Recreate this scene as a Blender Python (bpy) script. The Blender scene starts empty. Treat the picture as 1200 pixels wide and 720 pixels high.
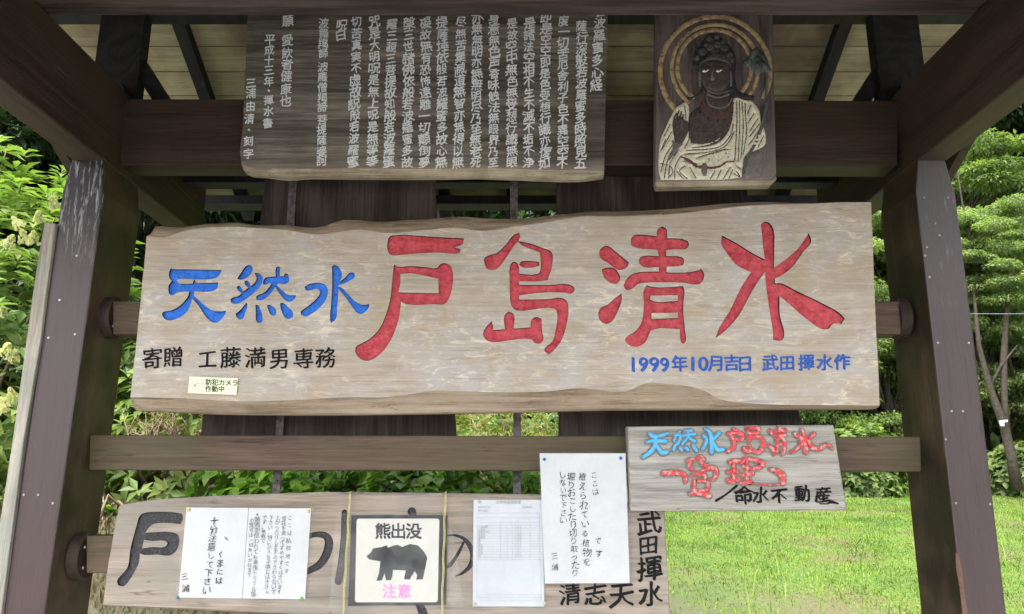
import bpy, bmesh, math, random
import numpy as np
from mathutils import Vector, noise
from mathutils.geometry import delaunay_2d_cdt
random.seed(7); RNG = np.random.default_rng(11)
S = bpy.context.scene
COL = S.collection

# ------------------------------------------------------------------ camera
CAMH = 1.5; F = 905.0; PITCH = math.radians(12.83)
cd = bpy.data.cameras.new('camera'); cam = bpy.data.objects.new('camera', cd); COL.objects.link(cam)
cam.location = (0, 0, CAMH); cam.rotation_euler = (math.pi / 2 + PITCH, 0, 0)
cd.sensor_width = 36; cd.lens = F / 1200 * 36; cd.clip_start = .02; cd.clip_end = 400
S.camera = cam
# ------------------------------------------------------------------ sky, sun, exposure
SUN_EL = math.radians(58); SUN_AZ = math.radians(215)      # high, behind the camera's left shoulder, veiled by cloud
w = bpy.data.worlds.new('World'); S.world = w; w.use_nodes = True
nt = w.node_tree; nt.nodes.clear()
sky = nt.nodes.new('ShaderNodeTexSky'); sky.sky_type = 'NISHITA'; sky.sun_disc = False
sky.sun_elevation = SUN_EL; sky.sun_rotation = SUN_AZ; sky.dust_density = 3; sky.air_density = 1.0; sky.ozone_density = 1
hs = nt.nodes.new('ShaderNodeHueSaturation'); hs.inputs['Saturation'].default_value = .28
bg = nt.nodes.new('ShaderNodeBackground'); bg.inputs['Strength'].default_value = .15
wo = nt.nodes.new('ShaderNodeOutputWorld')
nt.links.new(sky.outputs[0], hs.inputs['Color']); nt.links.new(hs.outputs[0], bg.inputs['Color']); nt.links.new(bg.outputs[0], wo.inputs[0])
sl = bpy.data.lights.new('sun', 'SUN'); sl.energy = 1.5; sl.angle = math.radians(40); sl.color = (1, .97, .92)
so = bpy.data.objects.new('sun', sl); COL.objects.link(so); so.location = (0, 0, 20)
sd = Vector((math.sin(SUN_AZ) * math.cos(SUN_EL), math.cos(SUN_AZ) * math.cos(SUN_EL), math.sin(SUN_EL)))
so.rotation_euler = sd.to_track_quat('Z', 'Y').to_euler()
S.view_settings.view_transform = 'Standard'; S.view_settings.look = 'None'
S.view_settings.exposure = 2.0; S.view_settings.gamma = 1
S.cycles.max_bounces = 10; S.cycles.diffuse_bounces = 6; S.cycles.transparent_max_bounces = 12

# ------------------------------------------------------------------ helpers
CP, SP = math.cos(PITCH), math.sin(PITCH)
def P(px, py, Y):
    cx = (px - 600) / F; cy = (360 - py) / F
    dy = CP - cy * SP; dz = SP + cy * CP
    t = Y / dy
    return Vector((cx * t, Y, CAMH + dz * t))
ORG = {}
def tag(o, label=None, cat=None, group=None, kind=None):
    if label: o['label'] = label
    if cat: o['category'] = cat
    if group: o['group'] = group
    if kind: o['kind'] = kind
    return o
def thing(name, loc, label, cat, group=None):
    o = bpy.data.objects.new(name, None); COL.objects.link(o); o.location = loc; o.empty_display_size = .1
    ORG[o] = Vector(loc); tag(o, label, cat, group); return o
def mk(name, verts, faces, mats, parent=None, org=None, idx=None, smooth=False):
    """one mesh object; verts in world coordinates"""
    if parent is not None: oo = ORG[parent]
    else: oo = Vector(org) if org is not None else Vector((0, 0, 0))
    me = bpy.data.meshes.new(name)
    vv = np.array([tuple(v) for v in verts], dtype=float) - np.array(oo)
    me.from_pydata(vv.tolist(), [], faces)
    for m in (mats if isinstance(mats, (list, tuple)) else [mats]): me.materials.append(m)
    if idx is not None: me.polygons.foreach_set('material_index', idx)
    if smooth: me.polygons.foreach_set('use_smooth', [True] * len(me.polygons))
    me.update()
    o = bpy.data.objects.new(name, me); COL.objects.link(o)
    if parent is not None: o.parent = parent
    else: o.location = oo
    ORG[o] = oo if parent is not None else oo
    return o
def bevel(o, w=.003, seg=2, ang=35):
    bm = bmesh.new(); bm.from_mesh(o.data)
    bmesh.ops.remove_doubles(bm, verts=bm.verts, dist=1e-6)
    bmesh.ops.recalc_face_normals(bm, faces=bm.faces)
    es = [e for e in bm.edges if len(e.link_faces) == 2 and e.calc_face_angle(0) > math.radians(ang)]
    bmesh.ops.bevel(bm, geom=es, offset=w, segments=seg, affect='EDGES', profile=.5, clamp_overlap=True)
    bm.to_mesh(o.data); bm.free(); return o
def prism(name, pts, Y, depth, mat, parent=None, bev=.003, org=None, sub=0):
    """polygon traced on the plane y=Y, extruded back by depth (straight world extrusion)"""
    if Y is not None: f = [P(x, y, Y) for x, y in pts]
    else: f = [Vector(p) for p in pts]
    n = len(f); b = [v + Vector((0, depth, 0)) for v in f]
    faces = [tuple(range(n)), tuple(range(2 * n - 1, n - 1, -1))]
    faces += [(i, i + n, (i + 1) % n + n, (i + 1) % n) for i in range(n)]
    o = mk(name, f + b, faces, mat, parent, org)
    if bev: bevel(o, bev)
    return o
def box(name, x0, x1, y0, y1, z0, z1, mat, parent=None, bev=.003, org=None):
    v = [(x, y, z) for z in (z0, z1) for y in (y0, y1) for x in (x0, x1)]
    f = [(0, 2, 3, 1), (4, 5, 7, 6), (0, 1, 5, 4), (1, 3, 7, 5), (3, 2, 6, 7), (2, 0, 4, 6)]
    o = mk(name, v, f, mat, parent, org)
    if bev: bevel(o, bev)
    return o
def smooth_poly(pts, n=3, sharp=62):
    N = len(pts); A = [np.array(p, float) for p in pts]; out = []
    T = []; SH = []
    for i in range(N):
        a, b, c = A[i - 1], A[i], A[(i + 1) % N]
        u, v = b - a, c - b
        lu, lv = np.linalg.norm(u) + 1e-9, np.linalg.norm(v) + 1e-9
        cosang = float(np.dot(u, v) / lu / lv)
        SH.append(cosang < math.cos(math.radians(sharp)))
        t = u / lu + v / lv; T.append(t / (np.linalg.norm(t) + 1e-9))
    for i in range(N):
        j = (i + 1) % N; d = A[j] - A[i]; L = np.linalg.norm(d); dn = d / (L + 1e-9)
        t0 = dn if SH[i] else T[i]; t1 = dn if SH[j] else T[j]
        for k in range(n):
            s = k / n
            h00 = 2*s**3 - 3*s**2 + 1; h10 = s**3 - 2*s**2 + s; h01 = -2*s**3 + 3*s**2; h11 = s**3 - s**2
            out.append(tuple(h00 * A[i] + h10 * L * t0 + h01 * A[j] + h11 * L * t1))
    return out
def zp(pts, ox, oy, sc): return [(ox + x / sc, oy + y / sc) for x, y in pts]
def stroke(pts, ws, n=4):
    """ribbon polygon along an open polyline with half widths; pts px"""
    A = np.array(pts, float); W = np.array(ws if hasattr(ws, '__len__') else [ws] * len(pts), float)
    if len(A) > 2:
        B = []; WW = []
        for i in range(len(A) - 1):
            p0 = A[max(i - 1, 0)]; p1 = A[i]; p2 = A[i + 1]; p3 = A[min(i + 2, len(A) - 1)]
            for k in range(n):
                t = k / n
                B.append(.5 * ((2 * p1) + (-p0 + p2) * t + (2*p0 - 5*p1 + 4*p2 - p3) * t*t + (-p0 + 3*p1 - 3*p2 + p3) * t**3))
                WW.append(W[i] * (1 - t) + W[i + 1] * t)
        B.append(A[-1]); WW.append(W[-1]); A = np.array(B); W = np.array(WW)
    D = np.gradient(A, axis=0); D /= np.linalg.norm(D, axis=1)[:, None] + 1e-9
    Nn = np.stack([-D[:, 1], D[:, 0]], 1)
    L = A + Nn * W[:, None]; R = A - Nn * W[:, None]
    cap1 = [A[-1] + D[-1] * W[-1] * math.cos(a) + Nn[-1] * W[-1] * math.sin(a) for a in (.8, 0, -.8)]
    cap0 = [A[0] - D[0] * W[0] * math.cos(a) - Nn[0] * W[0] * math.sin(a) for a in (.8, 0, -.8)]
    return [tuple(p) for p in list(L) + cap1 + list(R[::-1]) + cap0]
def inside(C, poly):
    x, y = C[:, 0], C[:, 1]; p = np.array(poly); r = np.zeros(len(C), bool)
    x1, y1 = p[:, 0], p[:, 1]; x2, y2 = np.roll(x1, -1), np.roll(y1, -1)
    for a, b, c, d in zip(x1, y1, x2, y2):
        if b == d: continue
        m = ((b > y) != (d > y)) & (x < (c - a) * (y - b) / (d - b) + a); r ^= m
    return r
def dist_poly(C, polys):
    D = np.full(len(C), 1e9)
    for poly in polys:
        p = np.array(poly, float); q = np.roll(p, -1, 0)
        for a, b in zip(p, q):
            ab = b - a; L = ab @ ab + 1e-12
            t = np.clip(((C - a) @ ab) / L, 0, 1)
            D = np.minimum(D, np.linalg.norm(C - (a + t[:, None] * ab), axis=1))
    return D
def cdt(polys, extra=()):
    vs = []; es = []
    for p in polys:
        b = len(vs); vs += [Vector((float(x), float(y))) for x, y in p]
        es += [(b + i, b + (i + 1) % len(p)) for i in range(len(p))]
    vs += [Vector((float(x), float(y))) for x, y in extra]
    V, E, Fc, *_ = delaunay_2d_cdt(vs, es, [], 0, 1e-5)
    V = np.array([tuple(v) for v in V]); T = np.array([f for f in Fc if len(f) == 3])
    return V, T
def grid_pts(poly, step, jit=.25):
    p = np.array(poly); x0, y0 = p.min(0); x1, y1 = p.max(0)
    gx, gy = np.meshgrid(np.arange(x0, x1, step), np.arange(y0, y1, step))
    g = np.stack([gx.ravel(), gy.ravel()], 1); g += RNG.uniform(-jit, jit, g.shape) * step
    return g
def fix_winding(V3, T):
    # make faces look towards -Y (the camera side)
    out = []
    for t in T:
        a, b, c = V3[t[0]], V3[t[1]], V3[t[2]]
        ny = (b[2]-a[2])*(c[0]-a[0]) - (b[0]-a[0])*(c[2]-a[2])
        out.append(tuple(t) if ny < 0 else (t[0], t[2], t[1]))
    return out
def PX(pts2, Y):
    cx = (pts2[:, 0] - 600) / F; cy = (360 - pts2[:, 1]) / F
    dy = CP - cy * SP; dz = SP + cy * CP; t = Y / dy
    return np.stack([cx * t, np.full(len(cx), 0.) + Y, CAMH + dz * t], 1)
def slab(name, polys, holes, Y, thick, mat, parent=None, org=None, step=None, dome=0., domew=2., rough=0., seed=0, smooth=False, groove=None):
    """flat or domed raised piece: union of polys minus holes, front towards camera at Y-thick.., back at Y"""
    allp = list(polys) + list(holes)
    ex = []
    if step:
        for p in polys:
            g = grid_pts(p, step); g = g[inside(g, p)]
            ex += [tuple(q) for q in g]
    V, T = cdt(allp, ex)
    C = V[T].mean(1); keep = np.zeros(len(C), bool)
    for p in polys: keep |= inside(C, p)
    for h in holes: keep &= ~inside(C, h)
    T = T[keep]
    W = PX(V, Y)
    up = np.full(len(V), thick)
    # boundary edges
    from collections import Counter
    cnt = Counter()
    for t in T:
        for a, b in ((t[0], t[1]), (t[1], t[2]), (t[2], t[0])): cnt[(min(a, b), max(a, b))] += 1
    if dome:
        bd = [e for e, c in cnt.items() if c == 1]
        P0 = V[[e[0] for e in bd]]; P1 = V[[e[1] for e in bd]]
        D = np.full(len(V), 1e9)
        for a, b in zip(P0, P1):
            ab = b - a; L = ab @ ab + 1e-12; t = np.clip(((V - a) @ ab) / L, 0, 1)
            D = np.minimum(D, np.linalg.norm(V - (a + t[:, None] * ab), axis=1))
        up = up + dome * np.sqrt(1 - (1 - np.clip(D / domew, 0, 1))**2)
    if rough:
        up = up + np.array([rough * noise.noise(Vector((x * .45, y * .45, seed))) for x, y in V])
    if groove:
        gl, gd, gw, lw, mat2 = groove; D2 = np.full(len(V), 1e9); C2 = V[T].mean(1); DC = np.full(len(C2), 1e9)
        for pl in gl:
            for a, b in zip(pl[:-1], pl[1:]):
                a = np.array(a); b = np.array(b); ab = b - a; L = ab @ ab + 1e-12
                for arr, dd in ((V, D2), (C2, DC)):
                    t = np.clip(((arr - a) @ ab) / L, 0, 1); np.minimum(dd, np.linalg.norm(arr - (a + t[:, None] * ab), axis=1), out=dd)
        up = up - gd * np.exp(-(D2 / gw) ** 2) * np.clip(up / (up.max() + 1e-9), 0, 1); dark = DC < lw * (.6 + .5 * RNG.random(len(DC)))
        mat = [mat, mat2]
    Fv = W.copy(); Fv[:, 1] -= up
    F1 = fix_winding(Fv, T)
    n = len(V); verts = list(Fv) + list(W); faces = list(F1)
    dirs = set()
    for t in F1:
        for a, b in ((t[0], t[1]), (t[1], t[2]), (t[2], t[0])): dirs.add((a, b))
    for a, b in dirs:
        if (b, a) not in dirs: faces.append((b, a, a + n, b + n))
    used = sorted({i for f in faces for i in f}); rm = {u: k for k, u in enumerate(used)}
    idx = ([int(q) for q in dark] + [0] * (len(faces) - len(F1))) if groove else None
    return mk(name, [verts[i] for i in used], [tuple(rm[i] for i in f) for f in faces], mat, parent, org, smooth=smooth, idx=idx)

# ------------------------------------------------------------------ materials
def nm(name):
    m = bpy.data.materials.new(name); m.use_nodes = True
    t = m.node_tree; b = t.nodes['Principled BSDF']; return m, t, b
def N(t, typ, **kw):
    n = t.nodes.new(typ)
    for k, v in kw.items():
        if k in n.inputs: n.inputs[k].default_value = v
        else: setattr(n, k, v)
    return n
def ramp(t, stops, interp='LINEAR'):
    r = t.nodes.new('ShaderNodeValToRGB'); r.color_ramp.interpolation = interp
    e = r.color_ramp.elements
    while len(e) < len(stops): e.new(.5)
    for k, (p, c) in enumerate(stops):
        e[k].position = p; e[k].color = c if len(c) == 4 else (*c, 1)
    return r
def mixc(t, fac, a, b, mode='MIX'):
    m = t.nodes.new('ShaderNodeMix'); m.data_type = 'RGBA'; m.blend_type = mode
    for s, v in ((0, fac), (6, a), (7, b)):
        if isinstance(v, (int, float)): m.inputs[s].default_value = v
        elif isinstance(v, tuple): m.inputs[s].default_value = (*v, 1) if len(v) == 3 else v
        else: t.links.new(v, m.inputs[s])
    return m.outputs[2]
def srgb(r, g, b):
    return tuple(((c / 255) / 12.92 if c / 255 <= .04045 else ((c / 255 + .055) / 1.055) ** 2.4) for c in (r, g, b))
def wood(name, base, dark, light, axis='X', rough=.7, fine=60, ring=5, bump=.25, blotch=None, blotch_amt=.5, blotch_scale=3, flecks=None, fleck_thr=.62, spec=.3, coat=0, paint=None, ringamt=.22, ringst=None, crack=.6, crack_scale=30, knots=0, fleck_st=.22, fleck_scale=70, fleck_all=.1, blotch2=None):
    m, t, b = nm(name); L = t.links.new
    tc = N(t, 'ShaderNodeTexCoord'); oi = N(t, 'ShaderNodeObjectInfo')
    mp = N(t, 'ShaderNodeMapping')
    sc = {'X': (.045, 1, 1), 'Y': (1, .045, 1), 'Z': (1, 1, .045)}[axis]
    mp.inputs['Scale'].default_value = sc
    L(tc.outputs['Object'], mp.inputs['Vector'])
    off = N(t, 'ShaderNodeCombineXYZ'); mul = N(t, 'ShaderNodeMath', operation='MULTIPLY'); mul.inputs[1].default_value = 7.3
    L(oi.outputs['Random'], mul.inputs[0])
    for k in range(3): L(mul.outputs[0], off.inputs[k])
    L(off.outputs[0], mp.inputs['Location'])
    n1 = N(t, 'ShaderNodeTexNoise', Scale=fine * 3, Detail=8, Roughness=.72); L(mp.outputs[0], n1.inputs['Vector'])
    n2 = N(t, 'ShaderNodeTexNoise', Scale=ring, Detail=2, Roughness=.4, Distortion=.4)
    if ringst:
        mpr = N(t, 'ShaderNodeMapping'); mpr.inputs['Scale'].default_value = {'X': (ringst, 1, 1), 'Y': (1, ringst, 1), 'Z': (1, 1, ringst)}[axis]
        L(tc.outputs['Object'], mpr.inputs['Vector']); L(off.outputs[0], mpr.inputs['Location']); L(mpr.outputs[0], n2.inputs['Vector'])
    else: L(mp.outputs[0], n2.inputs['Vector'])
    sn = N(t, 'ShaderNodeMath', operation='MULTIPLY'); sn.inputs[1].default_value = 46; L(n2.outputs[0], sn.inputs[0])
    si = N(t, 'ShaderNodeMath', operation='SINE'); L(sn.outputs[0], si.inputs[0])
    r1 = ramp(t, [(.33, (0, 0, 0)), (.67, (1, 1, 1))]); L(n1.outputs[0], r1.inputs[0])
    a = N(t, 'ShaderNodeMath', operation='MULTIPLY_ADD'); a.inputs[1].default_value = ringamt; L(si.outputs[0], a.inputs[0]); L(r1.outputs[0], a.inputs[2])
    cr = ramp(t, [(.05, dark), (.5, base), (1, light)]); L(a.outputs[0], cr.inputs[0])
    col = cr.outputs[0]
    if blotch:
        nb = N(t, 'ShaderNodeTexNoise', Scale=blotch_scale, Detail=4, Roughness=.6); L(tc.outputs['Object'], nb.inputs['Vector'])
        rb = ramp(t, [(.42, (0, 0, 0)), (.62, (1, 1, 1))]); L(nb.outputs[0], rb.inputs[0])
        mm = N(t, 'ShaderNodeMath', operation='MULTIPLY'); mm.inputs[1].default_value = blotch_amt; L(rb.outputs[0], mm.inputs[0])
        col = mixc(t, mm.outputs[0], col, blotch)
    if blotch2:
        m2 = N(t, 'ShaderNodeMapping'); m2.inputs['Scale'].default_value = (.5, 1, 1); L(tc.outputs['Object'], m2.inputs['Vector'])
        nb2 = N(t, 'ShaderNodeTexNoise', Scale=7, Detail=6, Roughness=.7, Distortion=1.5); L(m2.outputs[0], nb2.inputs['Vector'])
        rb2 = ramp(t, [(.48, (0, 0, 0)), (.66, (.8, .8, .8))]); L(nb2.outputs[0], rb2.inputs[0]); col = mixc(t, rb2.outputs[0], col, blotch2)
    if flecks:
        mp2 = N(t, 'ShaderNodeMapping'); s2 = {'X': (fleck_st, 1, 1), 'Y': (1, fleck_st, 1), 'Z': (1, 1, fleck_st)}[axis]
        mp2.inputs['Scale'].default_value = s2; mp2.inputs['Rotation'].default_value = (0, .2, 0); L(tc.outputs['Object'], mp2.inputs['Vector'])
        nf = N(t, 'ShaderNodeTexNoise', Scale=fleck_scale, Detail=6, Roughness=.75, Distortion=1.2); L(mp2.outputs[0], nf.inputs['Vector'])
        rf = ramp(t, [(fleck_thr - .05, (0, 0, 0)), (fleck_thr + .08, (1, 1, 1))]); L(nf.outputs[0], rf.inputs[0])
        nl = N(t, 'ShaderNodeTexNoise', Scale=4, Detail=2); L(tc.outputs['Object'], nl.inputs['Vector'])
        rl = ramp(t, [(.4, (fleck_all,) * 3), (.6, (.95,) * 3)]); L(nl.outputs[0], rl.inputs[0])
        mf = N(t, 'ShaderNodeMath', operation='MULTIPLY'); L(rf.outputs[0], mf.inputs[0]); L(rl.outputs[0], mf.inputs[1])
        col = mixc(t, mf.outputs[0], col, flecks)
    if knots:
        mk_ = N(t, 'ShaderNodeMapping'); mk_.inputs['Scale'].default_value = {'X': (.45, 1, 1), 'Y': (1, .45, 1), 'Z': (1, 1, .45)}[axis]; L(tc.outputs['Object'], mk_.inputs['Vector']); L(off.outputs[0], mk_.inputs['Location'])
        vk = N(t, 'ShaderNodeTexVoronoi', Scale=knots); L(mk_.outputs[0], vk.inputs['Vector'])
        rk = ramp(t, [(.0, (.85,) * 3), (.07, (.7,) * 3), (.11, (0, 0, 0))]); L(vk.outputs['Distance'], rk.inputs[0]); col = mixc(t, rk.outputs[0], col, dark)
    if crack:
        mc = N(t, 'ShaderNodeMapping'); mc.inputs['Scale'].default_value = {'X': (.03, 1, 1), 'Y': (1, .03, 1), 'Z': (1, 1, .03)}[axis]; L(tc.outputs['Object'], mc.inputs['Vector']); L(off.outputs[0], mc.inputs['Location'])
        nc = N(t, 'ShaderNodeTexNoise', Scale=crack_scale, Detail=3, Roughness=.6, Distortion=.3); L(mc.outputs[0], nc.inputs['Vector'])
        sb = N(t, 'ShaderNodeMath', operation='SUBTRACT'); sb.inputs[1].default_value = .5; L(nc.outputs[0], sb.inputs[0]); ab = N(t, 'ShaderNodeMath', operation='ABSOLUTE'); L(sb.outputs[0], ab.inputs[0])
        rc = ramp(t, [(.0, (crack,) * 3), (.012, (0, 0, 0))]); L(ab.outputs[0], rc.inputs[0])
        ng = N(t, 'ShaderNodeTexNoise', Scale=5, Detail=2); L(tc.outputs['Object'], ng.inputs['Vector']); rg = ramp(t, [(.45, (0, 0, 0)), (.6, (1, 1, 1))]); L(ng.outputs[0], rg.inputs[0])
        mg = N(t, 'ShaderNodeMath', operation='MULTIPLY'); L(rc.outputs[0], mg.inputs[0]); L(rg.outputs[0], mg.inputs[1])
        col = mixc(t, mg.outputs[0], col, tuple(c * .35 for c in dark))
    L(col, b.inputs['Base Color'])
    rr = N(t, 'ShaderNodeMapRange'); rr.inputs[3].default_value = max(rough - .12, .05); rr.inputs[4].default_value = min(rough + .12, 1)
    L(n1.outputs[0], rr.inputs[0]); L(rr.outputs[0], b.inputs['Roughness'])
    b.inputs['Specular IOR Level'].default_value = spec
    b.inputs['Coat Weight'].default_value = coat; b.inputs['Coat Roughness'].default_value = .3
    bp = N(t, 'ShaderNodeBump', Strength=bump, Distance=.004); L(a.outputs[0], bp.inputs['Height']); L(bp.outputs[0], b.inputs['Normal'])
    return m
def plain(name, col, rough=.6, col2=None, scale=40, bump=0, spec=.4, amt=1, lo=.4, hi=.65, metal=0):
    m, t, b = nm(name); L = t.links.new
    tc = N(t, 'ShaderNodeTexCoord')
    n = N(t, 'ShaderNodeTexNoise', Scale=scale, Detail=5, Roughness=.65); L(tc.outputs['Object'], n.inputs['Vector'])
    r = ramp(t, [(lo, col), (hi, col2 or tuple(c * .85 for c in col))]); L(n.outputs[0], r.inputs[0])
    L(r.outputs[0], b.inputs['Base Color']); b.inputs['Roughness'].default_value = rough
    b.inputs['Specular IOR Level'].default_value = spec; b.inputs['Metallic'].default_value = metal
    if bump:
        bp = N(t, 'ShaderNodeBump', Strength=bump, Distance=.003); L(n.outputs[0], bp.inputs['Height']); L(bp.outputs[0], b.inputs['Normal'])
    return m
def leafmat(name, c1, c2, c3, rough=.5, trans=.35):
    m, t, b = nm(name); L = t.links.new
    g = N(t, 'ShaderNodeNewGeometry'); oi = N(t, 'ShaderNodeObjectInfo')
    ad = N(t, 'ShaderNodeMath', operation='ADD'); L(g.outputs['Random Per Island'], ad.inputs[0]); L(oi.outputs['Random'], ad.inputs[1])
    fr = N(t, 'ShaderNodeMath', operation='FRACT'); L(ad.outputs[0], fr.inputs[0])
    r = ramp(t, [(0, c1), (.55, c2), (1, c3)]); L(fr.outputs[0], r.inputs[0])
    tc = N(t, 'ShaderNodeTexCoord'); nn = N(t, 'ShaderNodeTexNoise', Scale=1.6, Detail=3); L(tc.outputs['Object'], nn.inputs['Vector'])
    rr = ramp(t, [(.35, (.6, .66, .6)), (.65, (1.25, 1.2, 1.0))]); L(nn.outputs[0], rr.inputs[0])
    col = mixc(t, 1.0, r.outputs[0], rr.outputs[0], 'MULTIPLY')
    L(col, b.inputs['Base Color']); b.inputs['Roughness'].default_value = rough; b.inputs['Specular IOR Level'].default_value = .35
    tr = N(t, 'ShaderNodeBsdfTranslucent'); tcol = mixc(t, 1.0, col, (1.1, 1.35, .5), 'MULTIPLY'); L(tcol, tr.inputs['Color'])
    mx = N(t, 'ShaderNodeMixShader'); mx.inputs[0].default_value = trans
    L(b.outputs[0], mx.inputs[1]); L(tr.outputs[0], mx.inputs[2])
    L(mx.outputs[0], t.nodes['Material Output'].inputs['Surface'])
    return m

BR = dict(rough=.55, bump=.3, fine=45)
M = {}
brown = (.042, .028, .021); bdark = (.026, .017, .012); blight = (.060, .042, .032)
for ax in 'XYZ':
    M['brown' + ax] = wood('brown_stained_timber_' + ax, brown, bdark, blight, ax, blotch=(.055, .045, .026), blotch_amt=.5, blotch_scale=2.2, **BR)
M['bar'] = wood('brown_stained_rail', (.098, .062, .044), (.062, .039, .028), (.14, .095, .07), 'X', rough=.6, bump=.3, fine=45, blotch=(.085, .085, .035), blotch_amt=.6, blotch_scale=1.5, crack=.7, knots=1.7)
M['backboard'] = wood('brown_stained_wide_board', (.055, .043, .036), (.028, .021, .018), (.090, .072, .062), 'Z', rough=.55, bump=.4, fine=30, ring=3, ringst=.22, ringamt=.3)
M['backX'] = wood('brown_stained_cross_beam', (.06, .046, .04), (.03, .023, .02), (.095, .075, .066), 'X', rough=.55, bump=.4, fine=30, ring=4, ringst=.14, ringamt=.3)
M['dark'] = wood('dark_rafter_timber', (.018, .019, .024), (.009, .01, .013), (.03, .032, .038), 'Y', rough=.6, bump=.2)
M['ceiling'] = wood('mossy_ceiling_board', (.40, .375, .225), (.32, .30, .18), (.48, .45, .29), 'X', rough=.85, bump=.2, blotch=(.15, .105, .07), blotch_amt=.75, blotch_scale=2.5, flecks=(.34, .33, .22), fleck_thr=.68)
M['main'] = wood('weathered_pale_plank', (.415, .365, .30), (.335, .285, .225), (.485, .435, .365), 'X', rough=.75, fine=34, ring=3.5, bump=.25, blotch2=(.40, .325, .235), blotch=(.46, .45, .44), blotch_amt=.75, blotch_scale=4, flecks=(.68, .615, .49), fleck_thr=.56, fleck_st=.3, fleck_scale=42, fleck_all=.2, crack=.4, ringst=.10, ringamt=.10)
M['live'] = wood('bare_live_edge', (.33, .262, .18), (.18, .135, .085), (.46, .385, .29), 'X', rough=.85, fine=22, ring=6, bump=.6, blotch=(.34, .29, .22), blotch_amt=.6, blotch_scale=6)
M['sutra'] = wood('dark_weathered_board', (.145, .137, .118), (.065, .061, .053), (.28, .265, .23), 'X', rough=.8, crack=.9, fine=26, ring=4, bump=.5, blotch=(.07, .058, .05), blotch_amt=.6, blotch_scale=3, flecks=(.27, .24, .17), fleck_thr=.66)
M['sutra_edge'] = wood('pale_cut_edge', (.42, .38, .27), (.22, .2, .14), (.52, .48, .36), 'X', rough=.85, fine=30, bump=.5, blotch=(.2, .17, .12), blotch_amt=.6, blotch_scale=8)
M['lower'] = wood('pinkish_natural_plank', (.315, .262, .21), (.205, .168, .13), (.42, .36, .295), 'X', rough=.75, fine=22, ring=4, ringst=.25, ringamt=.22, bump=.35, blotch=(.27, .25, .22), blotch_amt=.8, blotch_scale=3.5, crack=.7, knots=2.3)
M['small'] = wood('silvery_grey_board', (.36, .35, .32), (.22, .21, .19), (.48, .47, .43), 'X', rough=.85, fine=36, ring=6, bump=.5, blotch=(.37, .34, .29), blotch_amt=.4, blotch_scale=6, crack=.8, crack_scale=50)
M['grey_edge'] = wood('grey_weathered_edge_board', (.34, .31, .26), (.2, .18, .15), (.46, .43, .37), 'Z', rough=.85, fine=26, bump=.6, blotch=(.22, .27, .23), blotch_amt=.5, blotch_scale=6)
M['panel'] = wood('charred_carving_board', (.095, .078, .075), (.05, .04, .038), (.17, .15, .14), 'Z', rough=.7, fine=30, bump=.4, blotch=(.16, .14, .13), blotch_amt=.5, blotch_scale=8)
M['red'] = plain('red_carving_paint', srgb(200, 86, 94), .7, srgb(168, 54, 66), 48, .8, .3, lo=.38, hi=.65)
M['blue'] = plain('blue_carving_paint', srgb(38, 120, 226), .5, srgb(30, 100, 205), 60, .2, .35)
M['bluetext'] = plain('blue_brush_paint', srgb(22, 72, 165), .6, srgb(45, 100, 180), 70)
M['ink'] = plain('black_ink', (.006, .006, .007), .7, (.016, .015, .015), 80, spec=.15)
M['wallwood'] = plain('shadowed_cut_wood', (.10, .075, .055), .8, (.06, .045, .035), 80, spec=.15)
M['fadedink'] = plain('faded_black_paint', (.035, .035, .04), .7, (.10, .10, .10), 150, .3, lo=.5, hi=.75)
M['white_paint'] = plain('chipped_white_paint', (.78, .84, .86), .6, (.45, .47, .47), 120, .3, lo=.5, hi=.75)
M['lblue'] = plain('light_blue_thick_paint', srgb(92, 186, 232), .4, srgb(75, 160, 210), 60, .2)
M['lred'] = plain('worn_coral_paint', srgb(218, 66, 78), .5, srgb(222, 168, 162), 70, .4, lo=.5, hi=.64)
M['lred_worn'] = plain('heavily_worn_coral_paint', srgb(204, 66, 74), .5, srgb(206, 160, 152), 75, .5, lo=.48, hi=.6)
M['side'] = plain('weathered_letter_side', (.16, .14, .12), .8, (.3, .27, .24), 90)  # underlay colour, shade painted round the raised letters
M['gold'] = plain('faded_gold_paint', (.44, .34, .18), .6, (.18, .13, .08), 45, .3, lo=.45, hi=.62)
M['cream'] = plain('cream_paint', (.74, .74, .58), .65, (.42, .42, .35), 70, .3, lo=.48, hi=.75)
M['figure'] = plain('dark_bronze_stain', (.05, .043, .041), .5, (.10, .09, .085), 80, .3)
M['figure2'] = plain('greyish_stain', (.20, .185, .175), .6, (.13, .12, .11), 50, .3)
M['hair'] = plain('blackened_stain', (.016, .017, .022), .6, (.05, .045, .045), 120, .4)
M['teal'] = plain('verdigris_paint', (.12, .155, .135), .65, (.035, .05, .045), 140, .4)
M['bead'] = plain('reddish_bead_paint', (.16, .07, .05), .5, (.1, .05, .04), 60)
M['crack'] = plain('torn_reddish_wood', (.17, .095, .06), .85, (.12, .07, .05), 60, .5)
M['paper'] = plain('white_paper', (.57, .60, .61), .45, (.52, .545, .565), 8)
M['paper2'] = plain('laminated_paper', (.54, .575, .62), .3, (.47, .51, .56), 6, spec=.6)
M['cream_plate'] = plain('off_white_print', (.60, .60, .55), .3, (.55, .55, .50), 8, spec=.6)
M['darkprint'] = plain('charcoal_print', (.026, .028, .031), .45, (.032, .034, .038), 8, spec=.2)
M['pink'] = plain('faded_pink_print', srgb(226, 130, 190), .4, srgb(230, 150, 200), 60)
M['pencil'] = plain('grey_pen', (.06, .06, .065), .6, (.13, .13, .14), 60)
M['pencil2'] = plain('thin_grey_pen', (.09, .09, .10), .6, (.17, .17, .18), 60)
M['greyprint'] = plain('faint_grey_print', (.30, .32, .36), .5, (.42, .44, .48), 40)
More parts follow.
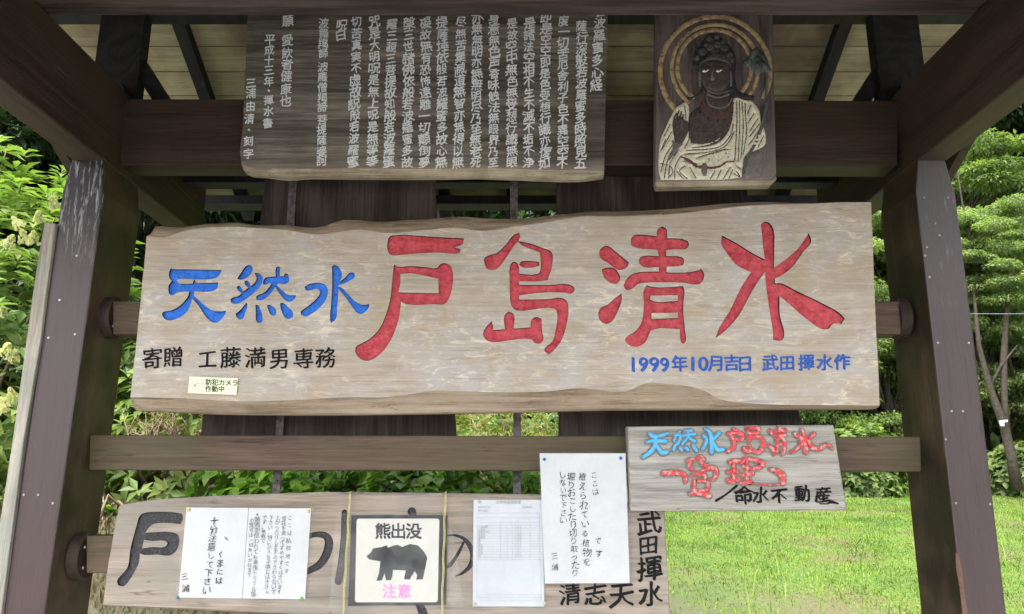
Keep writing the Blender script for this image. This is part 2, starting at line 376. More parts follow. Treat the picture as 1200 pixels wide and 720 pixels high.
M['sticker'] = plain('pale_green_sticker', srgb(225, 240, 200), .4, srgb(232, 240, 205), 20)
M['straw'] = plain('straw_cord', srgb(205, 200, 140), .7, srgb(170, 165, 100), 200)
M['iron'] = plain('rusty_iron_strap', (.17, .16, .165), .5, (.06, .045, .04), 60, .5, metal=.3)
M['nail'] = plain('galvanised_screw', (.45, .45, .46), .35, (.25, .22, .2), 200, metal=.8)
M['pinb'] = plain('blue_pin', (.03, .12, .55), .3); M['piny'] = plain('yellow_pin', (.62, .52, .12), .3)
M['ping'] = plain('green_pin', (.14, .5, .12), .3); M['pink_d'] = plain('dull_blue_pin', (.12, .2, .32), .3); M['pinw'] = plain('beige_pin', (.5, .47, .33), .35)
M['bark'] = plain('grey_brown_bark', (.062, .05, .038), .9, (.025, .02, .016), 18, 1.0)
M['darkbark'] = plain('dark_conifer_bark', (.03, .024, .02), .9, (.015, .012, .01), 18, 1.0)
M['twig'] = plain('dry_pale_twig', (.34, .27, .17), .85, (.22, .15, .1), 30)
M['shingle'] = plain('grey_roofing_sheet', (.06, .055, .055), .7, (.09, .08, .08), 12)

def sleevemat():
    m, t, b = nm('clear_plastic_sleeve'); L = t.links.new
    b.inputs['Base Color'].default_value = (.9, .93, .9, 1); b.inputs['Roughness'].default_value = .18
    tr = N(t, 'ShaderNodeBsdfTransparent'); mx = N(t, 'ShaderNodeMixShader')
    tc = N(t, 'ShaderNodeTexCoord'); n = N(t, 'ShaderNodeTexNoise', Scale=7, Detail=2, Distortion=1.5); L(tc.outputs['Object'], n.inputs['Vector'])
    r = ramp(t, [(.35, (.01, .01, .01)), (.7, (.06, .06, .06))]); L(n.outputs[0], r.inputs[0]); L(r.outputs[0], mx.inputs[0])
    bp = N(t, 'ShaderNodeBump', Strength=.5, Distance=.01); L(n.outputs[0], bp.inputs['Height']); L(bp.outputs[0], b.inputs['Normal'])
    L(tr.outputs[0], mx.inputs[1]); L(b.outputs[0], mx.inputs[2]); L(mx.outputs[0], t.nodes['Material Output'].inputs['Surface'])
    return m
M['sleeve'] = sleevemat()

def postmat(name, base, dark, light, white, zlo=2.2, zhi=2.42, wet_or_sheen=(.016, .013, .016), wet_or_sheen_amt=.9, thr=.52, ax='Z', rough=.38, stain=None):
    """brown gloss paint with blistered, whitened patches near the post's top"""
    m = wood(name, base, dark, light, ax, rough=rough, fine=40, ring=3, bump=.35, spec=.5, blotch=stain, blotch_amt=.7, blotch_scale=2.3)
    t = m.node_tree; L = t.links.new; b = t.nodes['Principled BSDF']
    old = b.inputs['Base Color'].links[0].from_socket
    g = N(t, 'ShaderNodeNewGeometry'); sx = N(t, 'ShaderNodeSeparateXYZ'); L(g.outputs['Position'], sx.inputs[0])
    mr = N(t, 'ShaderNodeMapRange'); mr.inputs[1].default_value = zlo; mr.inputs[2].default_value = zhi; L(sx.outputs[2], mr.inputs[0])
    mp = N(t, 'ShaderNodeMapping'); mp.inputs['Scale'].default_value = (1, 1, .12); L(g.outputs['Position'], mp.inputs['Vector'])
    n = N(t, 'ShaderNodeTexNoise', Scale=95, Detail=4, Roughness=.7); L(mp.outputs[0], n.inputs['Vector'])
    n2 = N(t, 'ShaderNodeTexNoise', Scale=30, Detail=4, Roughness=.7); L(g.outputs['Position'], n2.inputs['Vector'])
    r = ramp(t, [(thr, (0, 0, 0)), (thr + .09, (1, 1, 1))]); L(n.outputs[0], r.inputs[0])
    wf = N(t, 'ShaderNodeMath', operation='MULTIPLY'); wf.inputs[1].default_value = wet_or_sheen_amt; L(mr.outputs[0], wf.inputs[0]); old = mixc(t, wf.outputs[0], old, wet_or_sheen)
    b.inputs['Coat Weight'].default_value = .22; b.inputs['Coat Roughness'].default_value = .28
    r2 = ramp(t, [(.69, (0, 0, 0)), (.74, (.8, .8, .8))]); L(n2.outputs[0], r2.inputs[0])
    mu = N(t, 'ShaderNodeMath', operation='MULTIPLY'); L(r.outputs[0], mu.inputs[0]); L(mr.outputs[0], mu.inputs[1])
    mx = N(t, 'ShaderNodeMath', operation='MAXIMUM'); L(mu.outputs[0], mx.inputs[0]); L(r2.outputs[0], mx.inputs[1])
    mu2 = N(t, 'ShaderNodeMath', operation='MULTIPLY'); mu2.inputs[1].default_value = .7; L(mx.outputs[0], mu2.inputs[0])
    L(mixc(t, mu2.outputs[0], old, white), b.inputs['Base Color'])
    return m
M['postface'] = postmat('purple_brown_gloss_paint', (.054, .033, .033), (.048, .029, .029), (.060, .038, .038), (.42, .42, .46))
M['postface2'] = postmat('purple_brown_gloss_paint_sheen', (.054, .033, .033), (.048, .029, .029), (.060, .038, .038), (.30, .30, .34), wet_or_sheen=(.13, .125, .14), wet_or_sheen_amt=.6, zlo=2.0, zhi=2.45, thr=.6)  # right post: sky sheen painted in as a pale bluish tint towards the top
M['postside'] = wood('stained_brown_post_side', (.095, .066, .044), (.07, .048, .032), (.12, .086, .06), 'Z', rough=.42, fine=40, ring=3, bump=.25, spec=.5, blotch=(.026, .02, .014), blotch_amt=.9, blotch_scale=4)

def weather_low(m, z0, z1, col, amt):
    t = m.node_tree; L = t.links.new; b = t.nodes['Principled BSDF']; old = b.inputs['Base Color'].links[0].from_socket
    tc = N(t, 'ShaderNodeTexCoord'); sx = N(t, 'ShaderNodeSeparateXYZ'); L(tc.outputs['Object'], sx.inputs[0])
    n = N(t, 'ShaderNodeTexNoise', Scale=9, Detail=5); mp = N(t, 'ShaderNodeMapping'); mp.inputs['Scale'].default_value = (.3, 1, 2); L(tc.outputs['Object'], mp.inputs[0]); L(mp.outputs[0], n.inputs['Vector'])
    a = N(t, 'ShaderNodeMath', operation='MULTIPLY_ADD'); a.inputs[1].default_value = -.16; L(n.outputs[0], a.inputs[0]); L(sx.outputs[2], a.inputs[2])
    mr = N(t, 'ShaderNodeMapRange'); mr.inputs[1].default_value = z1 - .08; mr.inputs[2].default_value = z0 - .08; mr.inputs[3].default_value = 0; mr.inputs[4].default_value = amt; L(a.outputs[0], mr.inputs[0])
    L(mixc(t, mr.outputs[0], old, col), b.inputs['Base Color'])
weather_low(M['sutra'], .0, .09, (.33, .31, .25), .75)      # rain-bleached lower edge
weather_low(M['panel'], .0, .30, (.27, .25, .235), .7)
# ------------------------------------------------------------------ text
GL = {}
def glyph(ch, off=0.0, res=3):
    k = (ch, off)
    if k in GL: return GL[k]
    c = bpy.data.curves.new('t', 'FONT'); c.body = ch; c.size = 1; c.extrude = .5; c.resolution_u = res; c.offset = off
    o = bpy.data.objects.new('t', c); COL.objects.link(o)
    dg = bpy.context.evaluated_depsgraph_get(); m = o.evaluated_get(dg).to_mesh()
    v = np.array([tuple(x.co) for x in m.vertices]) if len(m.vertices) else np.zeros((0, 3))
    f = [tuple(p.vertices) for p in m.polygons if not (len(p.vertices) and all(m.vertices[i].co.z < -.49 for i in p.vertices))]
    o.evaluated_get(dg).to_mesh_clear(); bpy.data.objects.remove(o); bpy.data.curves.remove(c)
    GL[k] = (v, f); return GL[k]
def lettering(name, items, Y, thick, mat, parent, off=0.0, brush=.0, shear=0., jit=0., squeeze=1., frame=None, surf=None):
    bold = max(off, 0) * .75; off = 0
    """items: (char, cx, cy, size) in photo px on the plane y=Y"""
    VV = []; FF = []; n = 0; idx = []
    for ch, cx, cy, size in items:
        v, f = glyph(ch, -.006 if brush else off)
        if not len(v): continue
        asc = ord(ch) < 0x300
        w0 = (v[:, 0].min() + v[:, 0].max()) / 2 if asc else .485
        h0 = .36 if asc else .35
        s = random.uniform(0, 100)
        x = (v[:, 0] - w0) * squeeze; y = v[:, 1] - h0
        if brush:
            nx = np.array([noise.noise(Vector((a * 2.6, b * 2.6, s))) for a, b in zip(x, y)])
            ny = np.array([noise.noise(Vector((a * 2.6, b * 2.6, s + 31))) for a, b in zip(x, y)])
            n3 = np.array([noise.noise(Vector((a * 9, b * 9, s + 61))) for a, b in zip(x, y)])
            x = x + nx * brush + n3 * brush * .3; y = y + ny * brush - n3 * brush * .25
        y = y + x * shear
        if jit:
            r = random.uniform(-jit, jit); x, y = x * math.cos(r) - y * math.sin(r), x * math.sin(r) + y * math.cos(r)
            size = size * random.uniform(1 - jit * .8, 1 + jit * .8); cx += random.uniform(-jit, jit) * size * .4
        p = np.stack([cx + x * size, cy - y * size], 1)
        if frame: p = frame(p)
        for kk_, (bx_, by_) in enumerate([(0, 0)] if bold < .003 else ([(-1, -1), (1, -1), (1, 1), (-1, 1), (0, 0)] if not brush else [(-1.5, -1.1), (-.5, -.4), (.5, .4), (1.5, 1.1)])):
            pp = p + np.array([bx_, by_]) * bold * size
            W = PX(pp, Y); W[:, 1] -= (v[:, 2] + .5) * thick + kk_ * 2e-5
            if surf is not None: W[:, 1] += surf(pp)
            VV.append(W); FF += [tuple(i + n for i in q) for q in f]; n += len(v)
    return mk(name, np.concatenate(VV), FF, mat, parent)

# ------------------------------------------------------------------ ground
def gz(x, y):
    h = 0.0
    if y > 6: h = .11 * (min(y, 17) - 6)
    if y > 17: h += (y - 17) * .06
    # overgrown bank behind the board, left of the lawn
    bx = 1 / (1 + math.exp(max(-60, min(60, (x - .35 - max(0, y - 4) * .10) * 4.0))))
    by = 1 / (1 + math.exp(max(-60, min(60, -(y - 3.45) * 7))))
    h += bx * by * (1.40 + .10 * min(max(y - 4, 0), 4)) * (.9 + .1 / (1 + math.exp(max(-60, min(60, (x + 1.2) * 2)))))
    return h + .035 * noise.noise(Vector((x * .9, y * .9, 0)))
xs = np.concatenate([np.linspace(-220, -12, 14), np.linspace(-11, 12, 120), np.linspace(13, 220, 14)])
ys = np.concatenate([np.linspace(-120, -4, 8), np.linspace(-3, 22, 120), np.linspace(24, 320, 20)])
GV = [(x, y, gz(x, y)) for y in ys for x in xs]; nx = len(xs)
GF = [(j * nx + i, j * nx + i + 1, (j + 1) * nx + i + 1, (j + 1) * nx + i) for j in range(len(ys) - 1) for i in range(nx - 1)]
def groundmat():
    m, t, b = nm('lawn_soil_and_moss'); L = t.links.new
    tc = N(t, 'ShaderNodeTexCoord')
    n1 = N(t, 'ShaderNodeTexNoise', Scale=.9, Detail=6, Roughness=.6); L(tc.outputs['Object'], n1.inputs['Vector'])
    n2 = N(t, 'ShaderNodeTexNoise', Scale=24, Detail=6, Roughness=.7); L(tc.outputs['Object'], n2.inputs['Vector'])
    r1 = ramp(t, [(.35, (.09, .17, .025)), (.5, (.13, .20, .035)), (.66, (.17, .13, .075))]); L(n1.outputs[0], r1.inputs[0])
    r2 = ramp(t, [(.35, (.5, .5, .5)), (.6, (1.1, 1.1, 1.0))]); L(n2.outputs[0], r2.inputs[0])
    sx = N(t, 'ShaderNodeSeparateXYZ'); L(tc.outputs['Object'], sx.inputs[0])
    ma = N(t, 'ShaderNodeMapRange'); ma.inputs[1].default_value = 4.2; ma.inputs[2].default_value = 1.6; L(sx.outputs[0], ma.inputs[0])
    mb_ = N(t, 'ShaderNodeMapRange'); mb_.inputs[1].default_value = 10.5; mb_.inputs[2].default_value = 7.6; L(sx.outputs[1], mb_.inputs[0])
    mm_ = N(t, 'ShaderNodeMath', operation='MULTIPLY'); L(ma.outputs[0], mm_.inputs[0]); L(mb_.outputs[0], mm_.inputs[1])
    rs = ramp(t, [(.3, (.15, .125, .085)), (.7, (.08, .09, .04))]); L(n2.outputs[0], rs.inputs[0])
    mr = N(t, 'ShaderNodeMapRange'); mr.inputs[1].default_value = 3.6; mr.inputs[2].default_value = 3.1; L(sx.outputs[1], mr.inputs[0])
    vo = N(t, 'ShaderNodeTexVoronoi', Scale=45); L(tc.outputs['Object'], vo.inputs['Vector']); rv = ramp(t, [(0, (.36, .33, .31)), (1, (.20, .185, .17))]); L(vo.outputs['Color'], rv.inputs[0])
    L(mixc(t, mr.outputs[0], mixc(t, mm_.outputs[0], mixc(t, 1, r1.outputs[0], r2.outputs[0], 'MULTIPLY'), rs.outputs[0]), rv.outputs[0]), b.inputs['Base Color']); b.inputs['Roughness'].default_value = .95
    bp = N(t, 'ShaderNodeBump', Strength=.6, Distance=.03); L(n2.outputs[0], bp.inputs['Height']); L(bp.outputs[0], b.inputs['Normal'])
    return m
M['ground'] = groundmat()
tag(mk('ground', GV, GF, M['ground'], smooth=True), kind='structure')

# ------------------------------------------------------------------ leaf and grass meshes
def unit(v): return v / (np.linalg.norm(v, axis=-1, keepdims=True) + 1e-9)
def leafcloud(pos, dirv, nrm, length, width, fold=.25, droop=.15):
    """folded leaf of 4 triangles per point"""
    n = len(pos); d = unit(dirv); s = unit(np.cross(d, nrm)); u = np.cross(s, d)
    L = length[:, None]; Wd = width[:, None]
    base = pos; mid = pos + d * L * .45 - u * L * .02; tip = pos + d * L - u * L * droop
    l = pos + d * L * .45 + s * Wd * .5 + u * Wd * fold; r = pos + d * L * .45 - s * Wd * .5 + u * Wd * fold
    V = np.stack([base, l, mid, r, tip], 1).reshape(-1, 3)
    k = (np.arange(n) * 5)[:, None]
    Fc = np.concatenate([k + [0, 2, 1], k + [0, 3, 2], k + [1, 2, 4], k + [2, 3, 4]], 1).reshape(-1, 3)
    return V, Fc
def fastmesh(name, V, Fc, mat):
    me = bpy.data.meshes.new(name); nF = len(Fc); k = Fc.shape[1]
    me.vertices.add(len(V)); me.vertices.foreach_set('co', np.asarray(V, np.float32).ravel())
    me.loops.add(nF * k); me.loops.foreach_set('vertex_index', Fc.astype(np.int32).ravel())
    me.polygons.add(nF); me.polygons.foreach_set('loop_start', np.arange(nF, dtype=np.int32) * k)
    me.polygons.foreach_set('loop_total', np.full(nF, k, np.int32))
    for m in (mat if isinstance(mat, (list, tuple)) else [mat]): me.materials.append(m)
    me.update(calc_edges=True); return me
def link(name, me, parent=None, loc=(0, 0, 0)):
    o = bpy.data.objects.new(name, me); COL.objects.link(o)
    if parent is not None: o.parent = parent
    else: o.location = loc
    ORG[o] = Vector(loc); return o
def tube(path, radii, seg=7):
    V = []; Fc = []
    A = [np.array(p, float) for p in path]
    for i, p in enumerate(A):
        d = A[min(i + 1, len(A) - 1)] - A[max(i - 1, 0)]; d /= np.linalg.norm(d) + 1e-9
        ref = np.array([1, 0, 0.]) if abs(d[0]) < .8 else np.array([0, 1., 0])
        a = np.cross(d, ref); a /= np.linalg.norm(a); b = np.cross(d, a)
        for k in range(seg):
            t = 2 * math.pi * k / seg; V.append(p + radii[i] * (a * math.cos(t) + b * math.sin(t)))
    for i in range(len(A) - 1):
        for k in range(seg):
            k2 = (k + 1) % seg; Fc.append((i * seg + k, i * seg + k2, (i + 1) * seg + k2, (i + 1) * seg + k))
    Fc.append(tuple(range(seg))[::-1]); Fc.append(tuple(range((len(A) - 1) * seg, len(A) * seg)))
    return V, Fc
def tubes(name, lst, mat, parent=None, org=None, smooth=True):
    V = []; Fc = []
    for path, rad, seg in lst:
        v, f = tube(path, rad, seg); b = len(V); V += v; Fc += [tuple(i + b for i in q) for q in f]
    return mk(name, V, Fc, mat, parent, org, smooth=smooth)
LM = {
 'forest': leafmat('broadleaf_mid_green', (.11, .17, .07), (.19, .26, .10), (.30, .37, .13), trans=.45),
 'forestlight': leafmat('broadleaf_light_green', (.17, .24, .13), (.27, .34, .18), (.38, .43, .19), trans=.42),
 'dark': leafmat('conifer_dark_green', (.022, .045, .024), (.035, .065, .032), (.055, .09, .038), trans=.15),
 'bush': leafmat('panicle_bush_leaf', (.15, .24, .075), (.23, .325, .105), (.32, .40, .15), rough=.4, trans=.35),
 'flower': leafmat('cream_flower_petal', (.52, .55, .33), (.62, .62, .45), (.68, .67, .54), trans=.25),
 'ivy': leafmat('fresh_ground_leaf', (.09, .20, .035), (.17, .31, .06), (.27, .41, .09), rough=.38),
 'yellow': leafmat('yellowing_shrub_leaf', (.16, .20, .04), (.24, .25, .05), (.33, .24, .08)),
 'grass': leafmat('lawn_blade', (.10, .205, .028), (.165, .275, .042), (.26, .30, .07), rough=.6, trans=.3),
 'drygrass': leafmat('dry_bank_stem', (.12, .09, .045), (.19, .15, .08), (.11, .13, .045), rough=.8, trans=.15),
}
# ---- lawn
def lawn(n, x0, x1, y0, y1, hmin, hmax, mat, name, wid=.006, thin=None):
    u = RNG.random(n); ypos = y0 + (y1 - y0) * u ** 1.0
    xpos = x0 + (x1 - x0) * RNG.random(n) * 1.0
    cl = np.array([noise.noise(Vector((a * 1.7, b * 1.7, 3))) for a, b in zip(xpos, ypos)])
    if name == 'lawn_grass':
        bare = np.array([noise.noise(Vector((a * 1.3, b * .8, 8))) for a, b in zip(xpos, ypos)]) + np.clip((3.2 - xpos) * .30, -.6, .8) + np.clip((9.5 - ypos) * .25, -1, .6)
        keep = RNG.random(n) > np.clip(bare * 1.2, 0, .88); xpos, ypos, cl = xpos[keep], ypos[keep], cl[keep]; n = len(xpos)
    zz = np.array([gz(a, b) for a, b in zip(xpos, ypos)])
    h = (hmin + (hmax - hmin) * RNG.random(n) ** 2.2) * (1 + .7 * cl)
    ang = RNG.uniform(0, 2 * np.pi, n); ln = RNG.uniform(.1, .8, n)
    base = np.stack([xpos, ypos, zz - .005], 1)
    s = np.stack([np.cos(ang + 1.57), np.sin(ang + 1.57), 0 * ang], 1) * (wid * (.7 + .8 * RNG.random(n)))[:, None]
    lean = np.stack([np.cos(ang), np.sin(ang), 0 * ang], 1) * (ln * h)[:, None]
    mid = base + lean * .35 + np.array([0, 0, 1.]) * (h * .6)[:, None]
    tip = base + lean + np.array([0, 0, 1.]) * h[:, None]
    V = np.stack([base - s, base + s, mid + s * .7, mid - s * .7, tip], 1).reshape(-1, 3)
    k = (np.arange(n) * 5)[:, None]
    Fc = np.concatenate([k + [0, 1, 2], k + [0, 2, 3], k + [3, 2, 4]], 1).reshape(-1, 3)
    o = link(name, fastmesh(name, V, Fc, mat)); tag(o, kind='stuff'); return o
o = lawn(240000, .6, 12.5, 5.0, 17.5, .012, .045, LM['grass'], 'lawn_grass')
tag(o, 'bright yellow green short lawn grass spreading right of the signboard', 'grass')
o = lawn(1000, .9, 12, 5.5, 17, .12, .30, LM['grass'], 'tall_grass_blades', wid=.006)
tag(o, 'taller loose grass blades sticking up out of the bright lawn', 'grass')
o = lawn(70000, -3.6, .9, 3.45, 6.5, .015, .06, LM['drygrass'], 'bank_grass', wid=.004)
tag(o, 'dry brownish twiggy grass covering the bank behind the lower board', 'grass')

# ------------------------------------------------------------------ trees
def make_crown(kind, R, H, n, leaf, seed, flat=.35):
    r = np.random.default_rng(seed); nb = int(26 + R * 12)
    cen = []
    while len(cen) < nb:
        p = r.uniform(-1, 1, 3)
        q = p[0]**2 + p[1]**2 + p[2]**2
        if .25 < q < 1: cen.append(p * np.array([R, R, H / 2]) * r.uniform(.8, 1.08))
    cen = np.array(cen); rad = r.uniform(.28, .5, nb) * R * .62
    k = r.integers(0, nb, n)
    off = r.normal(0, 1, (n, 3)); off = unit(off) * (r.random((n, 1)) ** .4) * rad[k][:, None]; off[:, 2] *= flat
    off[:, 2] -= .12 * (off[:, 0]**2 + off[:, 1]**2) / (rad[k] + .01)
    pos = cen[k] + off
    out = unit(off + np.array([0, 0, .0])) ; d = unit(out * 1.0 + r.normal(0, .5, (n, 3)) + np.array([0, 0, -.25]))
    nr = unit(np.array([0, 0, 1.]) + r.normal(0, .35, (n, 3)))
    L = leaf * r.uniform(.7, 1.35, n)
    V, Fc = leafcloud(pos, d, nr, L, L * .5)
    return V, Fc, cen
CROWNS = {}
def crown_variant(key, R, H, n, leaf, mat, seed, flat):
    V, Fc, cen = make_crown(key, R, H, n, leaf, seed, flat)
    me = fastmesh('crown', V, Fc, mat)
    base = np.array([0, 0, -H * .62]); lst = []
    rr = np.random.default_rng(seed + 5)
    for c in cen[::2]:
        a = base * rr.uniform(.35, .95); m_ = a * .5 + c * .5 + rr.normal(0, .12, 3)
        lst.append(([a, m_, c], [.05, .03, .008], 5))
    V2 = []; F2 = []
    for path, rad, seg in lst:
        v, f = tube(path, rad, seg); b = len(V2); V2 += v; F2 += [tuple(i + b for i in q) for q in f]
    mb = bpy.data.meshes.new('limbs'); mb.from_pydata([tuple(v) for v in V2], [], F2); mb.materials.append(M['darkbark'] if key == 'e' else M['bark'])
    CROWNS[key] = (me, mb, H)
crown_variant('a', 2.3, 3.6, 24000, .11, LM['forest'], 1, .30)
crown_variant('b', 2.0, 4.4, 26000, .105, LM['forestlight'], 2, .28)
crown_variant('c', 2.6, 5.0, 16000, .14, LM['forest'], 3, .40)
crown_variant('e', 1.35, 6.5, 17000, .17, LM['dark'], 4, .6)
def tree(x, y, key, zc, s, label, group, trunk=None, r0=.12, name='tree', lean=0):
    g = gz(x, y); t = thing(name, (x, y, g), label, 'tree', group)
    me, mb, H = CROWNS[key]
    rz = random.uniform(0, 6.28)
    c = bpy.data.objects.new('crown', me); COL.objects.link(c); c.parent = t; c.location = (lean, 0, zc - g); c.scale = (s, s, s); c.rotation_euler = (0, 0, rz)
    l = bpy.data.objects.new('limb', mb); COL.objects.link(l); l.parent = t; l.location = (lean, 0, zc - g); l.scale = (s, s, s); l.rotation_euler = (0, 0, rz)
    if trunk is None:
        hx = zc - g + H * .2 * s
        trunk = [(x, y, g - .1), (x + random.uniform(-.15, .15) + lean * .3, y, g + hx * .35), (x + lean * .7 + random.uniform(-.1, .1), y, g + hx * .7), (x + lean, y, g + hx)]
    n = len(trunk); rad = [r0 * (1.15 - .75 * i / (n - 1)) for i in range(n)]
    tubes('trunk', [(trunk, rad, 9)], M['bark'] if key != 'e' else M['darkbark'], t)
    return t
# right-hand wood behind the lawn (distances 17-24 m)
RG = 'light green trees behind the lawn'
tr = [(9.6, 18.2, 'b', 6.4, 1.0), (11.9, 18.8, 'b', 5.2, 1.05), (13.9, 20, 'b', 7.5, 1.2), (8.1, 20.4, 'c', 7.2, 1.0), (11.2, 21.5, 'a', 8.6, 1.25),
      (9.3, 19.2, 'a', 3.6, .85), (13.2, 18.2, 'a', 3.9, .9), (15.5, 19.4, 'c', 4.4, 1.0), (6.4, 19.6, 'a', 4.3, .95), (4.6, 20.5, 'c', 5.0, .9), (12.4, 23.5, 'c', 10.5, 1.2), (16.5, 23.5, 'b', 8.6, 1.3),
      (2.4, 20.0, 'a', 4.2, .9), (0.6, 21.0, 'c', 4.6, .9), (-1.6, 20.5, 'b', 4.4, .9), (2.0, 23, 'c', 7.6, 1.1), (5.8, 23, 'a', 8.2, 1.2), (10.9, 19.6, 'a', 6.9, 1.15), (10.6, 20.2, 'b', 4.6, 1.1), (12.3, 20.4, 'a', 9.0, 1.15), (8.6, 21.8, 'b', 5.4, 1.15)]
LB = ['bright layered maple-like tree nearest the right post at the lawn edge', 'pale green bushy tree filling the right frame edge', 'tall pale tree rising above the others at the far right',
      'broad green tree between the main board and right post', 'high crowned green tree behind the pale trees', 'low leafy tree over the forked trunks', 'small green tree at the right edge of the lawn',
      'wide low tree outside the right edge of the wood', 'rounded tree behind the gap left of the right post', 'dense tree behind the grey small board', 'tallest tree at the back of the right wood', 'huge pale tree behind the right edge of the wood',
      'leafy tree behind the middle rail centre', 'round crowned tree behind the hanging iron strap', 'pale tree behind the left wide board', 'tall dark tree behind the roof opening', 'tall green tree behind the carved portrait panel', 'full green tree above the forked trunk', 'pale tree directly behind the forked trunk', 'high green tree just under the roof edge at far right', 'pale tree in the slit left of the right post']
for (x, y, k, zc, s), lb in zip(tr, LB): tree(x, y, k, zc, s, lb, RG)
# the forked trunks seen right of the right post
def trunkpath(pts, Y): return [tuple(P(a, b, Y)) for a, b in pts]
t = thing('forked_tree', (P(1190, 565, 16.6).x, 16.6, gz(P(1190, 565, 16.6).x, 16.6)), 'forked bare trunk leaning left at the lawn edge right of the right post', 'tree')
tubes('trunk', [(trunkpath([(1192, 575), (1184, 530), (1176, 498), (1160, 455), (1147, 405), (1140, 330)], 16.6), [.12, .10, .09, .07, .05, .02], 9)], M['bark'], t)
tubes('trunk', [(trunkpath([(1182, 520), (1177, 470), (1176, 420), (1180, 360), (1190, 300)], 16.65), [.07, .065, .07, .05, .02], 9)], M['bark'], t)
tubes('branch', [(trunkpath([(1160, 455), (1172, 430), (1192, 405)], 16.6), [.04, .03, .012], 6)], M['bark'], t)
tubes('branch', [(trunkpath([(1144, 310), (1128, 240), (1122, 200)], 16.6), [.03, .02, .01], 6)], M['bark'], t)
c_ = bpy.data.objects.new('crown', CROWNS['b'][0]); COL.objects.link(c_); c_.parent = t; q = P(1165, 300, 16.9) - ORG[t]; c_.location = q; c_.scale = (.75, .6, .6)
prism('white_ribbon', [(1171, 493), (1181, 492), (1181, 494.5), (1177, 495), (1177, 499.5), (1173, 499.5)], 16.42, .03, M['paper'], t, bev=0)
# dark conifers far left and far behind
for i, (x, y, zc, s) in enumerate([(-7.4, 10.5, 4.2, 1.35), (-9.2, 11.5, 5, 1.6), (-5.4, 11, 4.6, 1.4), (-11.8, 13, 5.6, 1.8), (-3.4, 12, 4.9, 1.4), (-1.4, 13, 5.2, 1.4), (.9, 25, 8.0, 1.7), (3.6, 26, 8.2, 1.7), (-3.4, 25, 9, 1.9), (14.0, 25, 13.5, 2.1), (17.6, 25.5, 14, 2.2), (20.5, 26, 12.5, 2.2), (9.6, 29, 12, 1.8)]):
    tree(x, y, 'e', zc, s, ['dark conifer behind the left bush', 'tall dark conifer at the far left of the wood', 'dark conifer behind the left post', 'darkest conifer beyond the left frame edge', 'dark conifer behind the left end of the big board', 'slim conifer seen under the roof at centre left', 'distant conifer under the eave at centre', 'distant conifer right of the centre gap', 'distant tall conifer behind the left wide board', 'distant dark conifer above the pale right trees', 'distant dark conifer at the top right corner', 'distant conifer beyond the right frame edge', 'distant conifer left of the right post top'][i], 'dark conifers in the background', r0=.2, name='conifer_tree')
# wooded hill closing the view
HV = []; HF = []; nn_ = 90
for j in range(14):
    for i in range(nn_):
        a = math.radians(-120 + 240 * i / (nn_ - 1)); rr = 30 + j * 4.5; hz = -1 + 3.7 * j * (1 + .05 * math.sin(a * 3))
        HV.append((math.sin(a) * rr, math.cos(a) * rr, hz + 1.2 * noise.noise(Vector((math.sin(a) * 3, math.cos(a) * 3, j * .6)))))
HF = [(j * nn_ + i, j * nn_ + i + 1, (j + 1) * nn_ + i + 1, (j + 1) * nn_ + i) for j in range(13) for i in range(nn_ - 1)]
M['hill'] = plain('wooded_hill_floor', (.02, .035, .014), .95, (.035, .055, .02), 1.5, .5)
tag(mk('hill', HV, HF, M['hill'], smooth=True), kind='structure')
n = 42000; a = RNG.uniform(-1.3, 1.3, n); rr = RNG.uniform(28, 62, n); zz = -1 + 3.7 * (rr - 30) / 4.5
pos = np.stack([np.sin(a) * rr, np.cos(a) * rr, zz + RNG.random(n) * 3.2], 1)
dv = unit(RNG.normal(0, 1, (n, 3)) + np.array([0, -.3, -.4])); V, Fc = leafcloud(pos, dv, unit(RNG.normal(0, .5, (n, 3)) + np.array([0, -.6, 1])), RNG.uniform(.6, 1.3, n), RNG.uniform(.4, .7, n))
tag(link('distant_wood', fastmesh('distant_wood', V, Fc, leafmat('distant_wood_leaf', (.05, .09, .045), (.10, .16, .07), (.17, .23, .09)))), 'dark wooded hillside closing the view beyond every tree', 'forest', kind='stuff')

# ------------------------------------------------------------------ shrubs
def blade_leaf_mesh(name, L, W, mat):
    V, Fc = leafcloud(np.zeros((1, 3)), np.array([[0, -1., -.1]]), np.array([[0, 0, 1.]]), np.array([L]), np.array([W]))
    # richer outline: 8-gon lens shape folded on the midrib
    prof = [(0, .02), (.15, .32), (.4, .5), (.65, .42), (.88, .16), (1, 0)]
    vs = []; fs = []
    for (t_, w_) in prof:
        z = -.18 * t_ * t_ * L
        vs += [(-w_ * W, -t_ * L, z + abs(w_) * W * .35), (0, -t_ * L, z), (w_ * W, -t_ * L, z + abs(w_) * W * .35)]
    for k in range(len(prof) - 1):
        b = 3 * k; fs += [(b, b + 1, b + 4, b + 3), (b + 1, b + 2, b + 5, b + 4)]
    me = bpy.data.meshes.new(name); me.from_pydata(vs, [], fs); me.materials.append(mat); me.polygons.foreach_set('use_smooth', [True] * len(fs)); me.update(); return me
def place_leaves(me, pts, dirs, scale, parent, base):
    for p, d, s in zip(pts, dirs, scale):
        o = bpy.data.objects.new('leaf', me); COL.objects.link(o); o.parent = parent
        o.location = Vector(p) - base; dv = Vector(d)
        q = (-dv).to_track_quat('Y', 'Z'); o.rotation_euler = q.to_euler(); o.scale = (s, s, s)
